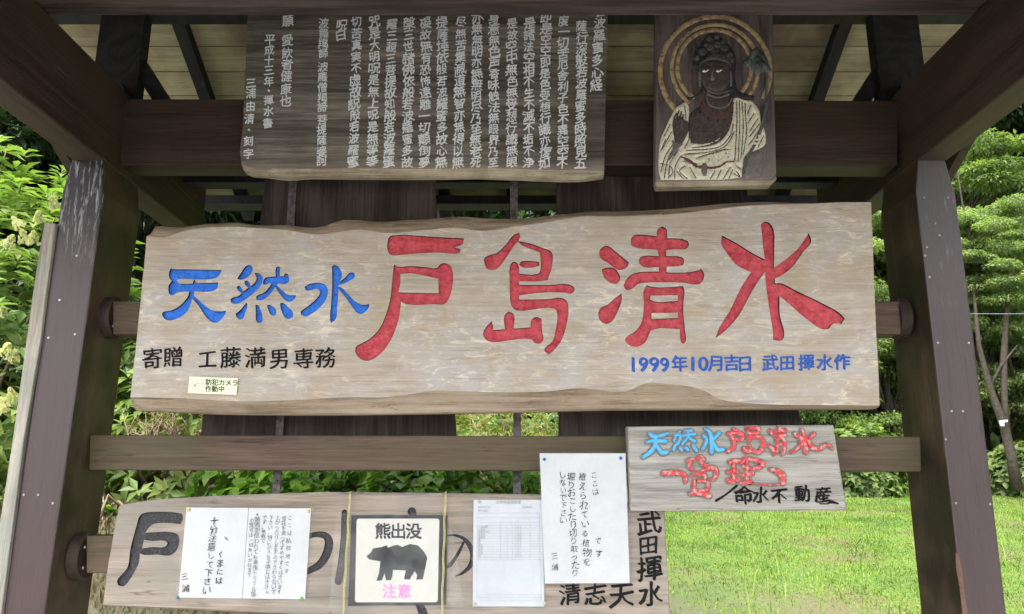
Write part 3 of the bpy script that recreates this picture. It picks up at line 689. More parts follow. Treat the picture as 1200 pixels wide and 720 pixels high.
def shrub(name, label, cat, cen, rad, nleaf, L, W, mat, nbig, seed, whorl=7, flowers=0, group=None, stems=16, inner=.55):
    r = np.random.default_rng(seed); cen = np.array(cen); rad = np.array(rad)
    g0 = gz(cen[0], cen[1]); t = thing(name, (cen[0], cen[1], g0), label, cat, group)
    nw = max(nleaf // whorl, 1)
    u = unit(r.normal(0, 1, (nw, 3))); rr = inner + (1 - inner) * r.random((nw, 1)) ** .6
    lump = np.array([1 + .16 * noise.noise(Vector(tuple(a * 2.2 + seed))) for a in u])[:, None]
    wc = cen + u * rad * rr * lump
    wc = wc[wc[:, 2] > g0 - .1]; nw = len(wc); u = unit(wc - cen)
    ax = unit(u * .8 + np.array([0, -.15, .75]) + r.normal(0, .25, (nw, 3)))
    ref = unit(np.cross(ax, r.normal(0, 1, (nw, 3)))); rf2 = np.cross(ax, ref)
    ps = []; ds = []; nr = []; vis = []
    for k in range(whorl):
        th = 2 * np.pi * k / whorl + r.uniform(-.3, .3, nw)
        side = ref * np.cos(th)[:, None] + rf2 * np.sin(th)[:, None]
        d = unit(side + ax * r.uniform(.15, .6, (nw, 1)))
        ps.append(wc + side * .006 - ax * r.uniform(0, L * .5, (nw, 1))); ds.append(d); nr.append(ax)
        vis.append(-(wc[:, 1]) * 1.0 + u[:, 2] * .1 - np.abs(u[:, 0]) * 0)
    ps = np.concatenate(ps); ds = np.concatenate(ds); nr = np.concatenate(nr); vis = np.concatenate(vis)
    order = np.argsort(-vis); big = order[:nbig]; rest = order[nbig:]
    if nbig: place_leaves(blade_leaf_mesh('leaf', L, W, mat), ps[big], ds[big], r.uniform(.8, 1.25, nbig), t, ORG[t])
    Ls = L * r.uniform(.65, 1.25, len(rest))
    V, Fc = leafcloud(ps[rest], ds[rest], nr[rest], Ls, Ls * W / L * 1.0)
    o = link('foliage', fastmesh('foliage', V - np.array(ORG[t]), Fc, mat), t); o['kind'] = 'stuff'
    lst = []
    for k in range(stems):
        tgt = wc[r.integers(0, nw)]; b = np.array([cen[0] + r.normal(0, rad[0] * .2), cen[1] + r.normal(0, rad[1] * .2), g0 - .03])
        m_ = (b * .5 + tgt * .5) + r.normal(0, .05, 3) + np.array([0, 0, .05]); lst.append(([b, m_, tgt], [.014, .009, .003], 5))
    tubes('stem', lst, M['twig'] if cat == 'shrub' else M['bark'], t)
    return t, wc, u
def panicle(parent, p, axis, L, seed):
    r = np.random.default_rng(seed); n = 90; tt = r.random(n); axis = unit(np.array(axis))
    off = r.normal(0, 1, (n, 3)); off = unit(off - (off @ axis)[:, None] * axis) * ((1 - tt * .8) * .55 * L * r.uniform(.5, 1, n))[:, None]
    pos = np.array(p) + axis * (tt * L)[:, None] + off
    V, Fc = leafcloud(pos, unit(off + axis * .4), unit(RNG.normal(0, 1, (n, 3)) + off * 20), np.full(n, .018), np.full(n, .017), 0, 0)
    o = link('flower_cluster', fastmesh('flower_cluster', V - np.array(ORG[parent]), Fc, LM['flower']), parent)
# tall bush left of the left post
sh, wc, u = shrub('panicle_shrub', 'large light green shrub with cream flower panicles left of the left post', 'shrub', (-3.12, 4.5, 1.95), (.98, .82, 1.55), 12000, .105, .042, LM['bush'], 190, 21, whorl=8)
for k, (a, b, Y) in enumerate([(66, 246, 3.78), (45, 262, 3.72), (25, 268, 3.75), (30, 286, 3.7), (8, 290, 3.7), (40, 288, 3.7), (2, 372, 3.66), (12, 425, 3.66), (4, 418, 3.64), (16, 470, 3.66), (4, 486, 3.66), (10, 478, 3.64), (-10, 300, 3.7), (-14, 440, 3.7)]):
    p = P(a, b, Y); panicle(sh, p, (random.uniform(-.5, .7), -.5, .8), random.uniform(.045, .075), 50 + k)
shrub('green_shrub', 'dense green shrub showing as a bright sliver between left post and main board', 'shrub', (-1.95, 4.7, 1.7), (.75, .6, .95), 5200, .085, .034, LM['bush'], 60, 22, whorl=6, group='green shrubs behind the signboard')
shrub('green_shrub', 'dark leaved shrub with broad leaves at the foot of the left post', 'shrub', (-2.75, 3.75, .8), (.6, .4, .62), 3600, .085, .05, LM['ivy'], 60, 23, whorl=5, group='green shrubs behind the signboard')
# ground-cover leaves behind and above the lower board: countable front ones + mass
for k, (x, y, z, rx, rz_, n, sd, lb) in enumerate([(-1.15, 4.15, 1.45, .5, .2, 1100, 31, 'fresh green broad leaved plant above the bear poster, left of the first iron strap'), (-.45, 4.1, 1.45, .55, .2, 1300, 32, 'fresh green broad leaved plant above the bear poster between both iron straps'), (.2, 4.2, 1.45, .4, .22, 1100, 33, 'light leaved plant around the second iron strap')]):
    shrub('leafy_plant', lb, 'plant', (x, y, z), (rx, .35, rz_), n, .064, .062, LM['ivy'], 75, sd, whorl=4, group='leafy plants on the bank', stems=10, inner=.3)
shrub('yellow_shrub', 'small shrub turning yellow and orange in the gap between the wide boards', 'shrub', (-.10, 5.3, 1.75), (.42, .4, .36), 2600, .035, .02, LM['yellow'], 0, 41, whorl=5)
shrub('green_shrub', 'pale green shrub right behind the second iron strap', 'shrub', (.34, 5.9, 1.75), (.26, .3, .5), 1400, .05, .03, LM['bush'], 0, 42, whorl=5, group='green shrubs behind the signboard')
shrub('green_shrub', 'rounded green shrub behind the yellowing one', 'shrub', (-.5, 6.6, 1.9), (.9, .6, .6), 3000, .06, .03, LM['bush'], 0, 43, whorl=5, group='green shrubs behind the signboard')
shrub('green_shrub', 'low leafy shrub filling the gap between the left post and the lower board', 'shrub', (-2.02, 4.0, 1.0), (.42, .25, .38), 1800, .06, .045, LM['ivy'], 40, 44, whorl=5, group='green shrubs behind the signboard')
# bare twiggy shrub seen under the left end of the main board
tw = thing('bare_shrub', tuple(P(190, 520, 3.9)), 'bare pale twigged shrub under the left end of the main board', 'shrub')
lst = []; r = np.random.default_rng(9); lv = []
for k in range(26):
    b = np.array(P(random.uniform(150, 240), random.uniform(525, 545), 3.9 + random.uniform(-.1, .15))); 
    tip = b + np.array([r.normal(0, .07), r.normal(0, .05), r.uniform(.10, .24)]); m_ = (b + tip) / 2 + r.normal(0, .015, 3)
    lst.append(([b, m_, tip], [.006, .0045, .0025], 5)); lv.append(tip)
    for q_ in range(2):
        e = m_ + np.array([r.normal(0, .05), r.normal(0, .03), r.uniform(.03, .10)]); lst.append(([m_, (m_ + e) / 2 + r.normal(0, .006, 3), e], [.004, .003, .002], 5)); lv.append(e)
tubes('twig', lst, M['twig'], tw)
lv = np.repeat(np.array(lv), 3, 0); nL = len(lv); V, Fc = leafcloud(lv, unit(r.normal(0, 1, (nL, 3))), unit(r.normal(0, 1, (nL, 3))), r.uniform(.015, .035, nL), r.uniform(.01, .02, nL))
o = link('leaf_bud', fastmesh('leaf_bud', V - np.array(ORG[tw]), Fc, LM['yellow']), tw); o['kind'] = 'stuff'
# undergrowth along the lawn's far edge
UL = ['dark green undergrowth bush behind the small grey board', 'undergrowth bush with big leaves left of the right post', 'undergrowth bush right of the right post', 'low undergrowth bush at the right edge beneath the forked trunks', 'undergrowth bush beyond the right frame edge']
for k, (x, y, rx, rz_) in enumerate([(5.6, 17.6, 1.3, 1.15), (7.7, 17.4, 1.2, 1.2), (9.7, 17.8, 1.1, .95), (11.2, 17.3, 1.0, .7), (13.0, 17.6, 1.3, 1.1)]):
    shrub('undergrowth_bush', UL[k], 'bush', (x, y, gz(x, y) + .45), (rx, .7, rz_), 3800, .16, .09, LM['forest'], 0, 60 + k, whorl=5, group='undergrowth along the lawn edge', stems=6)

# ------------------------------------------------------------------ the shelter
SH = thing('shelter', (0, 2.63, 0), 'dark brown timber shelter frame with two leaning posts, side beams and boarded gable roof', 'shelter')
YF = 2.5
def post(front_top, outer, inner, name='post'):
    pass
# posts: front polygon on y=2.5, running to the ground
def to_ground(a, b, z=0.0):
    pa, pb = P(*a, YF), P(*b, YF); t_ = (z - pa.z) / (pb.z - pa.z); return pa + (pb - pa) * t_
Lp = [(85, 184), (121, 184), (121, 224), (98, 400), (52, 720)]
Ro = to_ground((98, 400), (52, 720), -.05); Lo = to_ground((48, 400), (2, 720), -.05)
f = [P(85, 184, YF), P(121, 184, YF), P(122, 226, YF), P(98, 400, YF), P(52, 720, YF), Ro, Lo, P(2, 720, YF), P(48, 400, YF), P(73, 224, YF)]
def make_post(f, name, mirror=False):
    o = prism('post', f, None, .26, [M['postface' if name == 'l' else 'postface2'], M['postside']], SH, bev=.006)
    for p in o.data.polygons: p.material_index = 0 if abs(p.normal.y) > .7 and p.normal.y < 0 else 1
    return o
make_post(f, 'l')
RoR = to_ground((1093, 400), (1129, 720), -.05); RoO = to_ground((1142, 400), (1180, 720), -.05)
fr_ = [P(1076, 185, YF), P(1107, 185, YF), P(1120, 228, YF), P(1142, 400, YF), P(1180, 720, YF), RoO, RoR, P(1129, 720, YF), P(1093, 400, YF), P(1073, 224, YF)]
make_post(fr_, 'r')
# side beams
bz0 = P(121, 189, YF).z; xi = P(122, 189, YF).x; xo = P(86, 188, YF).x
d_ = P(120, 80, 1.0) - Vector((0, 0, CAMH)); kk = xi / d_.x; bz1 = CAMH + d_.z * kk
xi2 = P(1076, 190, YF).x; xo2 = P(1110, 190, YF).x
d2 = P(60, 22, 1.0) - Vector((0, 0, CAMH)); kk = xi / d2.x; YC = d2.y * kk; 
print('beam z', bz0, bz1, 'xi', xi, xo, 'crossbeam Y', YC, 'check z', CAMH + d2.z * kk)
box('side_beam', xo, xi, .75, 3.37, bz0 + .002, bz1, M['brownY'], SH, bev=.006)
box('side_beam', xi2, xo2, .75, 3.37, bz0 + .002, bz1, M['brownY'], SH, bev=.006)
# lintel
prism('lintel', [(142, 116), (1053, 118), (1052, 194), (140, 193)], 2.60, .11, M['brownX'], SH, bev=.004)
# front cross beam on top of the side beams, above the camera's view edge
box('cross_beam', -1.75, 1.75, YC - .16, YC, bz1 + .003, bz1 + .17, M['backX'], SH, bev=.004)
# ridge struts
ZR = 3.47
box('ridge_strut', P(118, 60, 2.75).x, P(170, 60, 2.75).x, 2.72, 2.78, bz1 + .003, ZR - .16, M['dark'], SH)
box('ridge_strut', P(1022, 60, 2.75).x, P(1076, 60, 2.75).x, 2.72, 2.78, bz1 + .003, ZR - .16, M['dark'], SH)
for s in (-1, 1):
    x_ = (P(150, 60, 2.75).x) if s < 0 else P(1050, 60, 2.75).x
    xe = x_ + s * -.24
    # knee brace beside each strut
    pts = [(x_ - s * .06, 0, bz1 + .24), (x_ - s * .06, 0, bz1 + .14), (x_ - s * .15, 0, bz1 + .005), (x_ - s * .22, 0, bz1 + .005)]
    if s > 0: pts = pts[::-1]
    prism('knee_brace', [Vector((a, 2.745, c)) for a, _, c in pts], None, .06, M['dark'], SH)
    v, ff = tube([(x_ - s * .0, 2.66, bz1 + .045), (x_ - s * .0, 2.735, bz1 + .045)], [.05, .05], 16)
    mk('peg', v, ff, M['brownX'], SH, smooth=False)
# roof slopes
slope = .51; XE = 2.12
def zc(Y): return ZR - .02 - slope * abs(Y - 2.75)
roof = mk('roof', [(-XE - .05, 2.75, ZR + .07), (XE + .05, 2.75, ZR + .07), (XE + .05, 3.88, ZR + .07 - slope * 1.13), (-XE - .05, 3.88, ZR + .07 - slope * 1.13), (-XE - .05, 1.05, ZR + .07 - slope * 1.7), (XE + .05, 1.05, ZR + .07 - slope * 1.7),
                  (-XE - .05, 2.75, ZR + .03), (XE + .05, 2.75, ZR + .03), (XE + .05, 3.88, ZR + .03 - slope * 1.13), (-XE - .05, 3.88, ZR + .03 - slope * 1.13), (-XE - .05, 1.05, ZR + .03 - slope * 1.7), (XE + .05, 1.05, ZR + .03 - slope * 1.7)],
          [(0, 3, 2, 1), (0, 1, 5, 4), (6, 7, 8, 9), (6, 10, 11, 7), (2, 3, 9, 8), (4, 5, 11, 10), (0, 4, 10, 6), (3, 0, 6, 9), (1, 2, 8, 7), (5, 1, 7, 11)], M['shingle'], SH)
pitch = .124 * math.cos(math.atan(slope))
def board(Y0, Y1, k):
    g = .0055 ; z0, z1 = zc(Y0), zc(Y1); th = .014
    jz = random.uniform(-.0015, .0015)
    v = [(-XE, Y0 + g, z0 + jz), (XE, Y0 + g, z0 + jz), (XE, Y1 - g, z1 + jz), (-XE, Y1 - g, z1 + jz)]
    v += [(a, b, c + th) for a, b, c in v]
    o = mk('ceiling_board', v, [(0, 1, 2, 3), (7, 6, 5, 4), (0, 4, 5, 1), (1, 5, 6, 2), (2, 6, 7, 3), (3, 7, 4, 0)], M['ceiling'], roof)
    bm = bmesh.new(); bm.from_mesh(o.data); bmesh.ops.recalc_face_normals(bm, faces=bm.faces); bm.to_mesh(o.data); bm.free()
Y = 2.755 + .012; k = 0
while Y < 3.75:
    board(Y, Y + pitch, k); Y += pitch; k += 1
Y = 2.745
while Y > 1.1:
    board(Y - pitch, Y, k); Y -= pitch; k += 1
def rafter(x, w, Y0, Y1, dep, mat, name='rafter', top=0.001):
    z0, z1 = zc(Y0) - top, zc(Y1) - top
    v = [(x - w/2, Y0, z0 - dep), (x + w/2, Y0, z0 - dep), (x + w/2, Y1, z1 - dep), (x - w/2, Y1, z1 - dep), (x - w/2, Y0, z0), (x + w/2, Y0, z0), (x + w/2, Y1, z1), (x - w/2, Y1, z1)]
    o = mk(name, v, [(0, 3, 2, 1), (4, 5, 6, 7), (0, 1, 5, 4), (1, 2, 6, 5), (2, 3, 7, 6), (3, 0, 4, 7)], mat, roof); bevel(o, .003)
for k in range(9):
    px = 288 + 78 * k; x = P(px, 240, 3.78).x
    rafter(x, .055, 2.755, 3.84, .055, M['dark'])
    rafter(x, .055, 1.15, 2.745, .055, M['dark'])
for s in (-1, 1):
    rafter(s * (XE + .0), .045, 2.755, 3.97, .15, M['brownY'], 'bargeboard', -.03); rafter(s * (XE + .0), .045, 1.0, 2.745, .15, M['brownY'], 'bargeboard', -.03)
box('ridge_beam', -XE + .03, XE - .03, 2.70, 2.80, ZR - .158, ZR - .05, M['dark'], SH)
pz = P(600, 239, 3.62).z; pz1 = P(600, 225, 3.62).z
box('eave_purlin', -1.95, 1.95, 3.62, 3.72, pz, zc(3.72) - .06, M['dark'], SH)
# deeper back rail seen just under the lintel
box('back_rail', xi + .002, xi2 - .002, 3.12, 3.2, P(600, 214, 3.12).z, P(600, 196, 3.12).z, M['dark'], SH)
# stub bars with round end plates: main board bar, middle rail, lower bar
def bar(px0, px1, y0, y1, Yf, dep, mat=M['bar'], name='rail'):
    return prism(name, [(px0, y0), (px1, y0), (px1, y1), (px0, y1)], Yf, dep, mat, SH, bev=.004)
bar(132, 1056, 353, 392, 2.585, .08)
prism('rail', [(105, 510), (1079, 512), (1080, 553), (104, 551)], 2.60, .075, M['bar'], SH, bev=.004)
bar(101, 776, 628, 672, 2.587, .08)
def plate(px, py, Yc, rad, sgn, th=.035):
    c = P(px, py, Yc)
    v = []; ff = []; seg = 32; prof = [(0, rad), (th * .8, rad), (th, rad - .006)]
    for dx, rr_ in prof:
        for k in range(seg):
            a = 2 * math.pi * k / seg; v.append((c.x + sgn * dx, c.y + rr_ * math.cos(a), c.z + rr_ * math.sin(a)))
    for i in range(2):
        for k in range(seg): k2 = (k + 1) % seg; ff.append((i * seg + k, i * seg + k2, (i + 1) * seg + k2, (i + 1) * seg + k))
    ff.append(tuple(range(seg))); ff.append(tuple(range(2 * seg, 3 * seg)))
    o = mk('end_plate', v, ff, M['brownZ'], SH)
    bm = bmesh.new(); bm.from_mesh(o.data); bmesh.ops.recalc_face_normals(bm, faces=bm.faces); bm.to_mesh(o.data); bm.free()
    for a in (.9, -.9, 2.4, -2.3):
        q = (c.x + sgn * th, c.y + .045 * math.cos(a) * 1.0, c.z + .045 * math.sin(a))
        v, f2 = tube([(q[0], q[1], q[2]), (q[0] + sgn * .004, q[1], q[2])], [.006, .005], 8); mk('bolt', v, f2, M['nail'], o)
plate(127, 373, 2.635, .072, 1); plate(1058, 374, 2.635, .072, -1); plate(92, 652, 2.635, .075, 1)
# wide boards standing behind the signs
prism('back_board', [(318, 150), (508, 150), (511, 262), (527, 420), (534, 500), (536, 540), (232, 540), (237, 487), (262, 400), (304, 262)], 2.72, .035, M['backboard'], SH, bev=.004)
prism('back_board', [(652, 150), (872, 150), (878, 250), (925, 420), (940, 500), (942, 538), (655, 538), (655, 480), (652, 300)], 2.72, .035, M['backboard'], SH, bev=.004)
def strap(pts, wpx, Yf, mat=M['iron']):
    f_ = [(x - wpx / 2, y) for x, y in pts] + [(x + wpx / 2, y) for x, y in pts[::-1]]
    o = prism('iron_strap', f_[::-1], Yf, .012, mat, SH, bev=.001); return o
for pts, wpx in (([(344, 200), (338, 300), (329, 480), (322, 600), (318, 640)], 9), ([(602, 200), (603, 300), (606, 480), (606, 600)], 9)):
    o = strap(pts, wpx, 2.70)
    for i in range(len(pts) - 1):
        for t_ in (.1, .3, .5, .7, .9):
            x = pts[i][0] * (1 - t_) + pts[i + 1][0] * t_; y = pts[i][1] * (1 - t_) + pts[i + 1][1] * t_; c = P(x, y, 2.70)
            v, f2 = tube([(c.x, c.y + .001, c.z), (c.x, c.y - .005, c.z)], [.006, .004], 8); mk('rivet', v, f2, M['iron'], o)
# screws and nail heads on the post faces
for (px, py) in [(1083, 232), (1111, 232), (1096, 262), (1101, 276), (1099, 402), (1135, 402), (1115, 482), (1128, 482), (1108, 515), (1160, 591), (1120, 590), (1086, 290), (1084, 300), (1089, 325), (70, 352), (90, 300), (88, 392), (57, 396), (62, 590), (28, 580), (45, 580)]:
    c = P(px, py, YF); v, f2 = tube([(c.x, c.y + .0005, c.z), (c.x, c.y - .002, c.z)], [.0045, .0035], 8); mk('screw', v, f2, M['nail'], SH)
# grey weathered board fixed to the outside of the left post
gb = [(52, 260), (65, 262), (60, 300), (54, 343), (47, 400), (27, 520), (2, 715), (-30, 940), (-52, 940), (-14, 680), (0, 610), (14, 520), (31, 397), (40, 332), (45, 300)]
o = prism('side_board', gb, YF - .012, .2, M['grey_edge'], SH, bev=.003); o['label'] = 'pale grey weathered edge board on the outside of the left post'

o = prism('exposed_wood_crack', [(1120, 648), (1124, 650), (1128, 672), (1131, 700), (1137, 730), (1129, 730), (1125, 690), (1121, 668)], YF - .0015, .004, M['crack'], SH, bev=.0008)
wp = [(x_, 14.0, P(1170, 368, 14).z + .0016 * (x_ - 9) ** 2) for x_ in np.linspace(3.5, 16, 14)]
o = tubes('overhead_wire', [(wp, [.004] * 14, 6)], M['greyprint'], None, org=wp[6]); tag(o, 'thin pale wire crossing in front of the trees right of the right post', 'wire')
# ------------------------------------------------------------------ main signboard
outer = [(178,262),(205,263.5),(225,261),(248,259),(277,258),(299,261),(335,261),(367,264),(400,255),(447,257),(480,255),(501,254),(534,251),(570,253),(617,253),(653,249),(696,245),(730,245),(797,241),(847,236),(894,233.6),(952,235),(983,233.6),(1022,235),(1024,300),(1028,390),(1032,478),(940,478.5),(835,479),(720,479),(600,482),(472,484),(393,485),(320,485),(248,484),(200,482),(154,480),(149,467.5),(158,400),(166,330),(171,276)]
inner = [(172,277),(194,278),(212,272),(245,266.5),(273,266),(299,267.5),(335,270),(371,275),(400,272),(421,269.5),(454,273.5),(487,271),(534,267),(566,271),(602,266),(645,260),(682,254),(719,254),(777,252),(835,246),(882,241),(952,239),(991,237.3),(1021,237.3),(1023.2,300),(1027,390),(1031,475.5),(980,475),(898,474),(870,472),(843,468),(825,458),(808,453),(780,450),(758,449),(734,459),(680,455),(640,459),(602,460),(550,459),(508,458),(475,463),(443,466),(411,465.6),(356,468.5),(284,470.5),(212,467),(153,465.6),(160,400),(167,330)]
outer = smooth_poly(outer, 3); inner = smooth_poly(inner, 3)
RED = {}
BLU = {}
z = zp
BLU['天'] = ([z([(148,140),(165,118),(190,125),(300,128),(640,135),(630,160),(590,205),(540,218),(385,222),(220,222),(215,228),(235,255),(300,262),(370,260),(372,235),(385,225),(398,250),(470,255),(605,250),(605,275),(600,300),(570,325),(510,338),(385,333),(375,370),(430,420),(500,480),(560,515),(620,522),(680,515),(675,540),(640,590),(600,622),(565,628),(530,610),(490,570),(430,480),(365,400),(345,460),(330,500),(290,550),(220,590),(150,607),(110,595),(82,555),(85,530),(120,520),(170,512),(230,480),(290,425),(325,375),(335,335),(250,338),(210,350),(185,368),(150,360),(138,320),(140,280),(170,235),(150,210)],180,300,8)], [])
BLU['然'] = ([z(p,260,300,8) for p in [
 [(145,210),(180,160),(225,100),(250,88),(280,95),(290,125),(270,170),(225,210),(180,225),(150,218)],
 [(305,162),(345,165),(375,185),(385,220),(370,270),(330,320),(260,380),(190,430),(130,452),(90,440),(80,410),(100,392),(150,380),(185,352),(150,320),(140,290),(160,280),(185,300),(200,335),(250,300),(215,265),(212,240),(235,232),(260,255),(272,285),(310,250),(325,210),(318,185)],
 [(508,115),(525,102),(550,110),(545,150),(545,190),(580,190),(590,165),(622,170),(630,210),(625,245),(600,262),(525,258),(515,275),(570,330),(630,368),(697,372),(690,395),(640,430),(600,420),(560,380),(500,290),(470,340),(420,390),(360,418),(325,410),(320,385),(345,365),(390,350),(440,300),(465,260),(440,258),(415,270),(390,270),(388,235),(410,205),(450,197),(505,193)],
 [(232,440),(240,465),(220,530),(200,585),(170,597),(140,575),(128,545),(160,520),(200,475)],
 [(315,460),(335,460),(365,510),(382,570),(380,620),(345,632),(322,610),(318,540)],
 [(418,465),(450,460),(485,480),(510,520),(505,550),(480,562),(455,545),(435,505)],
 [(545,445),(575,442),(620,480),(660,520),(672,555),(650,585),(620,592),(590,575),(560,520)]]], [])
BLU['水'] = ([z(p,345,300,8) for p in [
 [(95,295),(130,270),(180,258),(240,256),(290,275),(312,310),(310,370),(285,430),(220,500),(150,550),(100,567),(65,550),(58,525),(90,500),(150,455),(210,400),(240,350),(235,325),(200,310),(150,325),(115,325)],
 [(352,100),(375,88),(410,100),(440,150),(445,190),(428,240),(480,200),(515,160),(550,155),(568,180),(560,205),(520,230),(460,262),(415,275),(412,290),(440,298),(490,345),(550,410),(620,455),(670,458),(702,450),(700,480),(670,520),(630,545),(590,535),(540,475),(480,390),(415,310),(408,400),(400,500),(390,590),(345,630),(335,600),(345,450),(355,250)]]], [])
RED['戸'] = ([z(p,405,265,4.233) for p in [
 [(210,70),(220,52),(235,47),(400,52),(587,62),(580,90),(540,108),(570,115),(568,132),(540,138),(480,133),(380,135),(260,145),(225,145),(210,125)],
 [(240,193),(262,203),(320,200),(400,205),(455,208),(470,190),(490,184),(520,198),(533,240),(528,310),(510,365),(490,388),(440,388),(300,388),(275,375),(268,440),(245,520),(210,590),(160,645),(110,670),(75,660),(50,630),(52,600),(75,585),(120,560),(165,515),(200,440),(222,360),(232,270)]]],
 [z([(272,238),(330,236),(460,262),(462,335),(380,333),(262,330),(272,280)],405,265,4.233)])
RED['島'] = ([z(p,555,265,4.5) for p in [
 [(55,175),(75,158),(120,145),(170,100),(215,45),(240,38),(245,60),(210,110),(170,170),(130,220),(100,232),(70,225),(58,200)],
 [(232,80),(290,90),(360,115),(410,138),(418,165),(405,245),(395,270),(392,285),(350,292),(240,292),(240,312),(400,312),(500,308),(530,325),(530,345),(510,358),(480,352),(250,365),(240,368),(240,388),(400,385),(460,378),(490,395),(500,430),(490,520),(465,600),(420,660),(395,678),(372,660),(375,645),(415,610),(430,560),(440,500),(438,450),(420,435),(330,438),(230,447),(205,430),(192,380),(190,300),(192,210),(205,190),(225,192),(238,210),(240,252),(340,252),(350,240),(350,140),(290,118),(245,95)],
 [(240,203),(252,188),(290,184),(346,190),(346,210),(300,220),(257,218)],
 [(50,570),(65,535),(95,503),(103,530),(105,550),(165,545),(162,475),(185,452),(210,465),(212,542),(300,535),(305,495),(330,480),(358,490),(362,560),(368,600),(350,620),(320,615),(308,600),(200,602),(100,613),(65,600)]]], [])
RED['清'] = ([z(p,690,255,4.5) for p in [
 [(55,180),(75,155),(100,150),(140,180),(210,238),(205,258),(180,275),(150,275),(100,240),(60,210)],
 [(68,275),(100,265),(135,270),(160,300),(165,330),(145,353),(115,345),(80,315)],
 [(172,402),(175,430),(150,500),(120,550),(90,562),(60,545),(50,505),(60,480),(100,460),(140,425)],
 [(222,115),(240,95),(280,92),(358,100),(362,65),(385,48),(408,60),(412,110),(520,125),(528,145),(515,165),(460,168),(408,172),(408,205),(490,210),(502,225),(498,250),(470,258),(410,260),(410,290),(470,292),(580,278),(592,270),(608,300),(600,335),(580,353),(500,345),(400,343),(300,345),(260,352),(225,378),(200,383),(185,365),(190,340),(220,305),(265,290),(330,286),(370,286),(368,262),(290,262),(265,240),(268,215),(290,204),(370,205),(360,170),(260,162),(225,150)],
 [(305,357),(330,366),(460,366),(495,362),(503,380),(500,440),(498,500),(508,600),(510,655),(495,668),(485,655),(480,590),(330,595),(320,610),(300,655),(260,682),(215,675),(190,650),(200,630),(240,605),(275,560),(285,520),(290,450),(288,390)]]],
 [z(p,690,255,4.5) for p in [[(325,412),(470,410),(470,440),(350,445),(320,432)],[(330,505),(470,502),(472,530),(330,538)]]])
RED['水'] = ([z([(277,60),(300,45),(322,52),(345,90),(348,180),(345,290),(400,250),(470,190),(530,105),(543,150),(500,205),(450,275),(400,320),(352,345),(352,370),(385,370),(450,402),(600,475),(690,525),(720,557),(700,585),(675,580),(650,590),(635,610),(600,612),(540,575),(450,500),(375,435),(378,540),(400,650),(385,672),(342,668),(340,620),(318,480),(305,380),(300,310),(270,350),(220,430),(160,540),(90,620),(38,660),(60,600),(110,520),(180,380),(225,312),(150,275),(100,215),(68,160),(72,118),(150,160),(240,215),(298,245),(288,160)],830,250,4.5)], [])

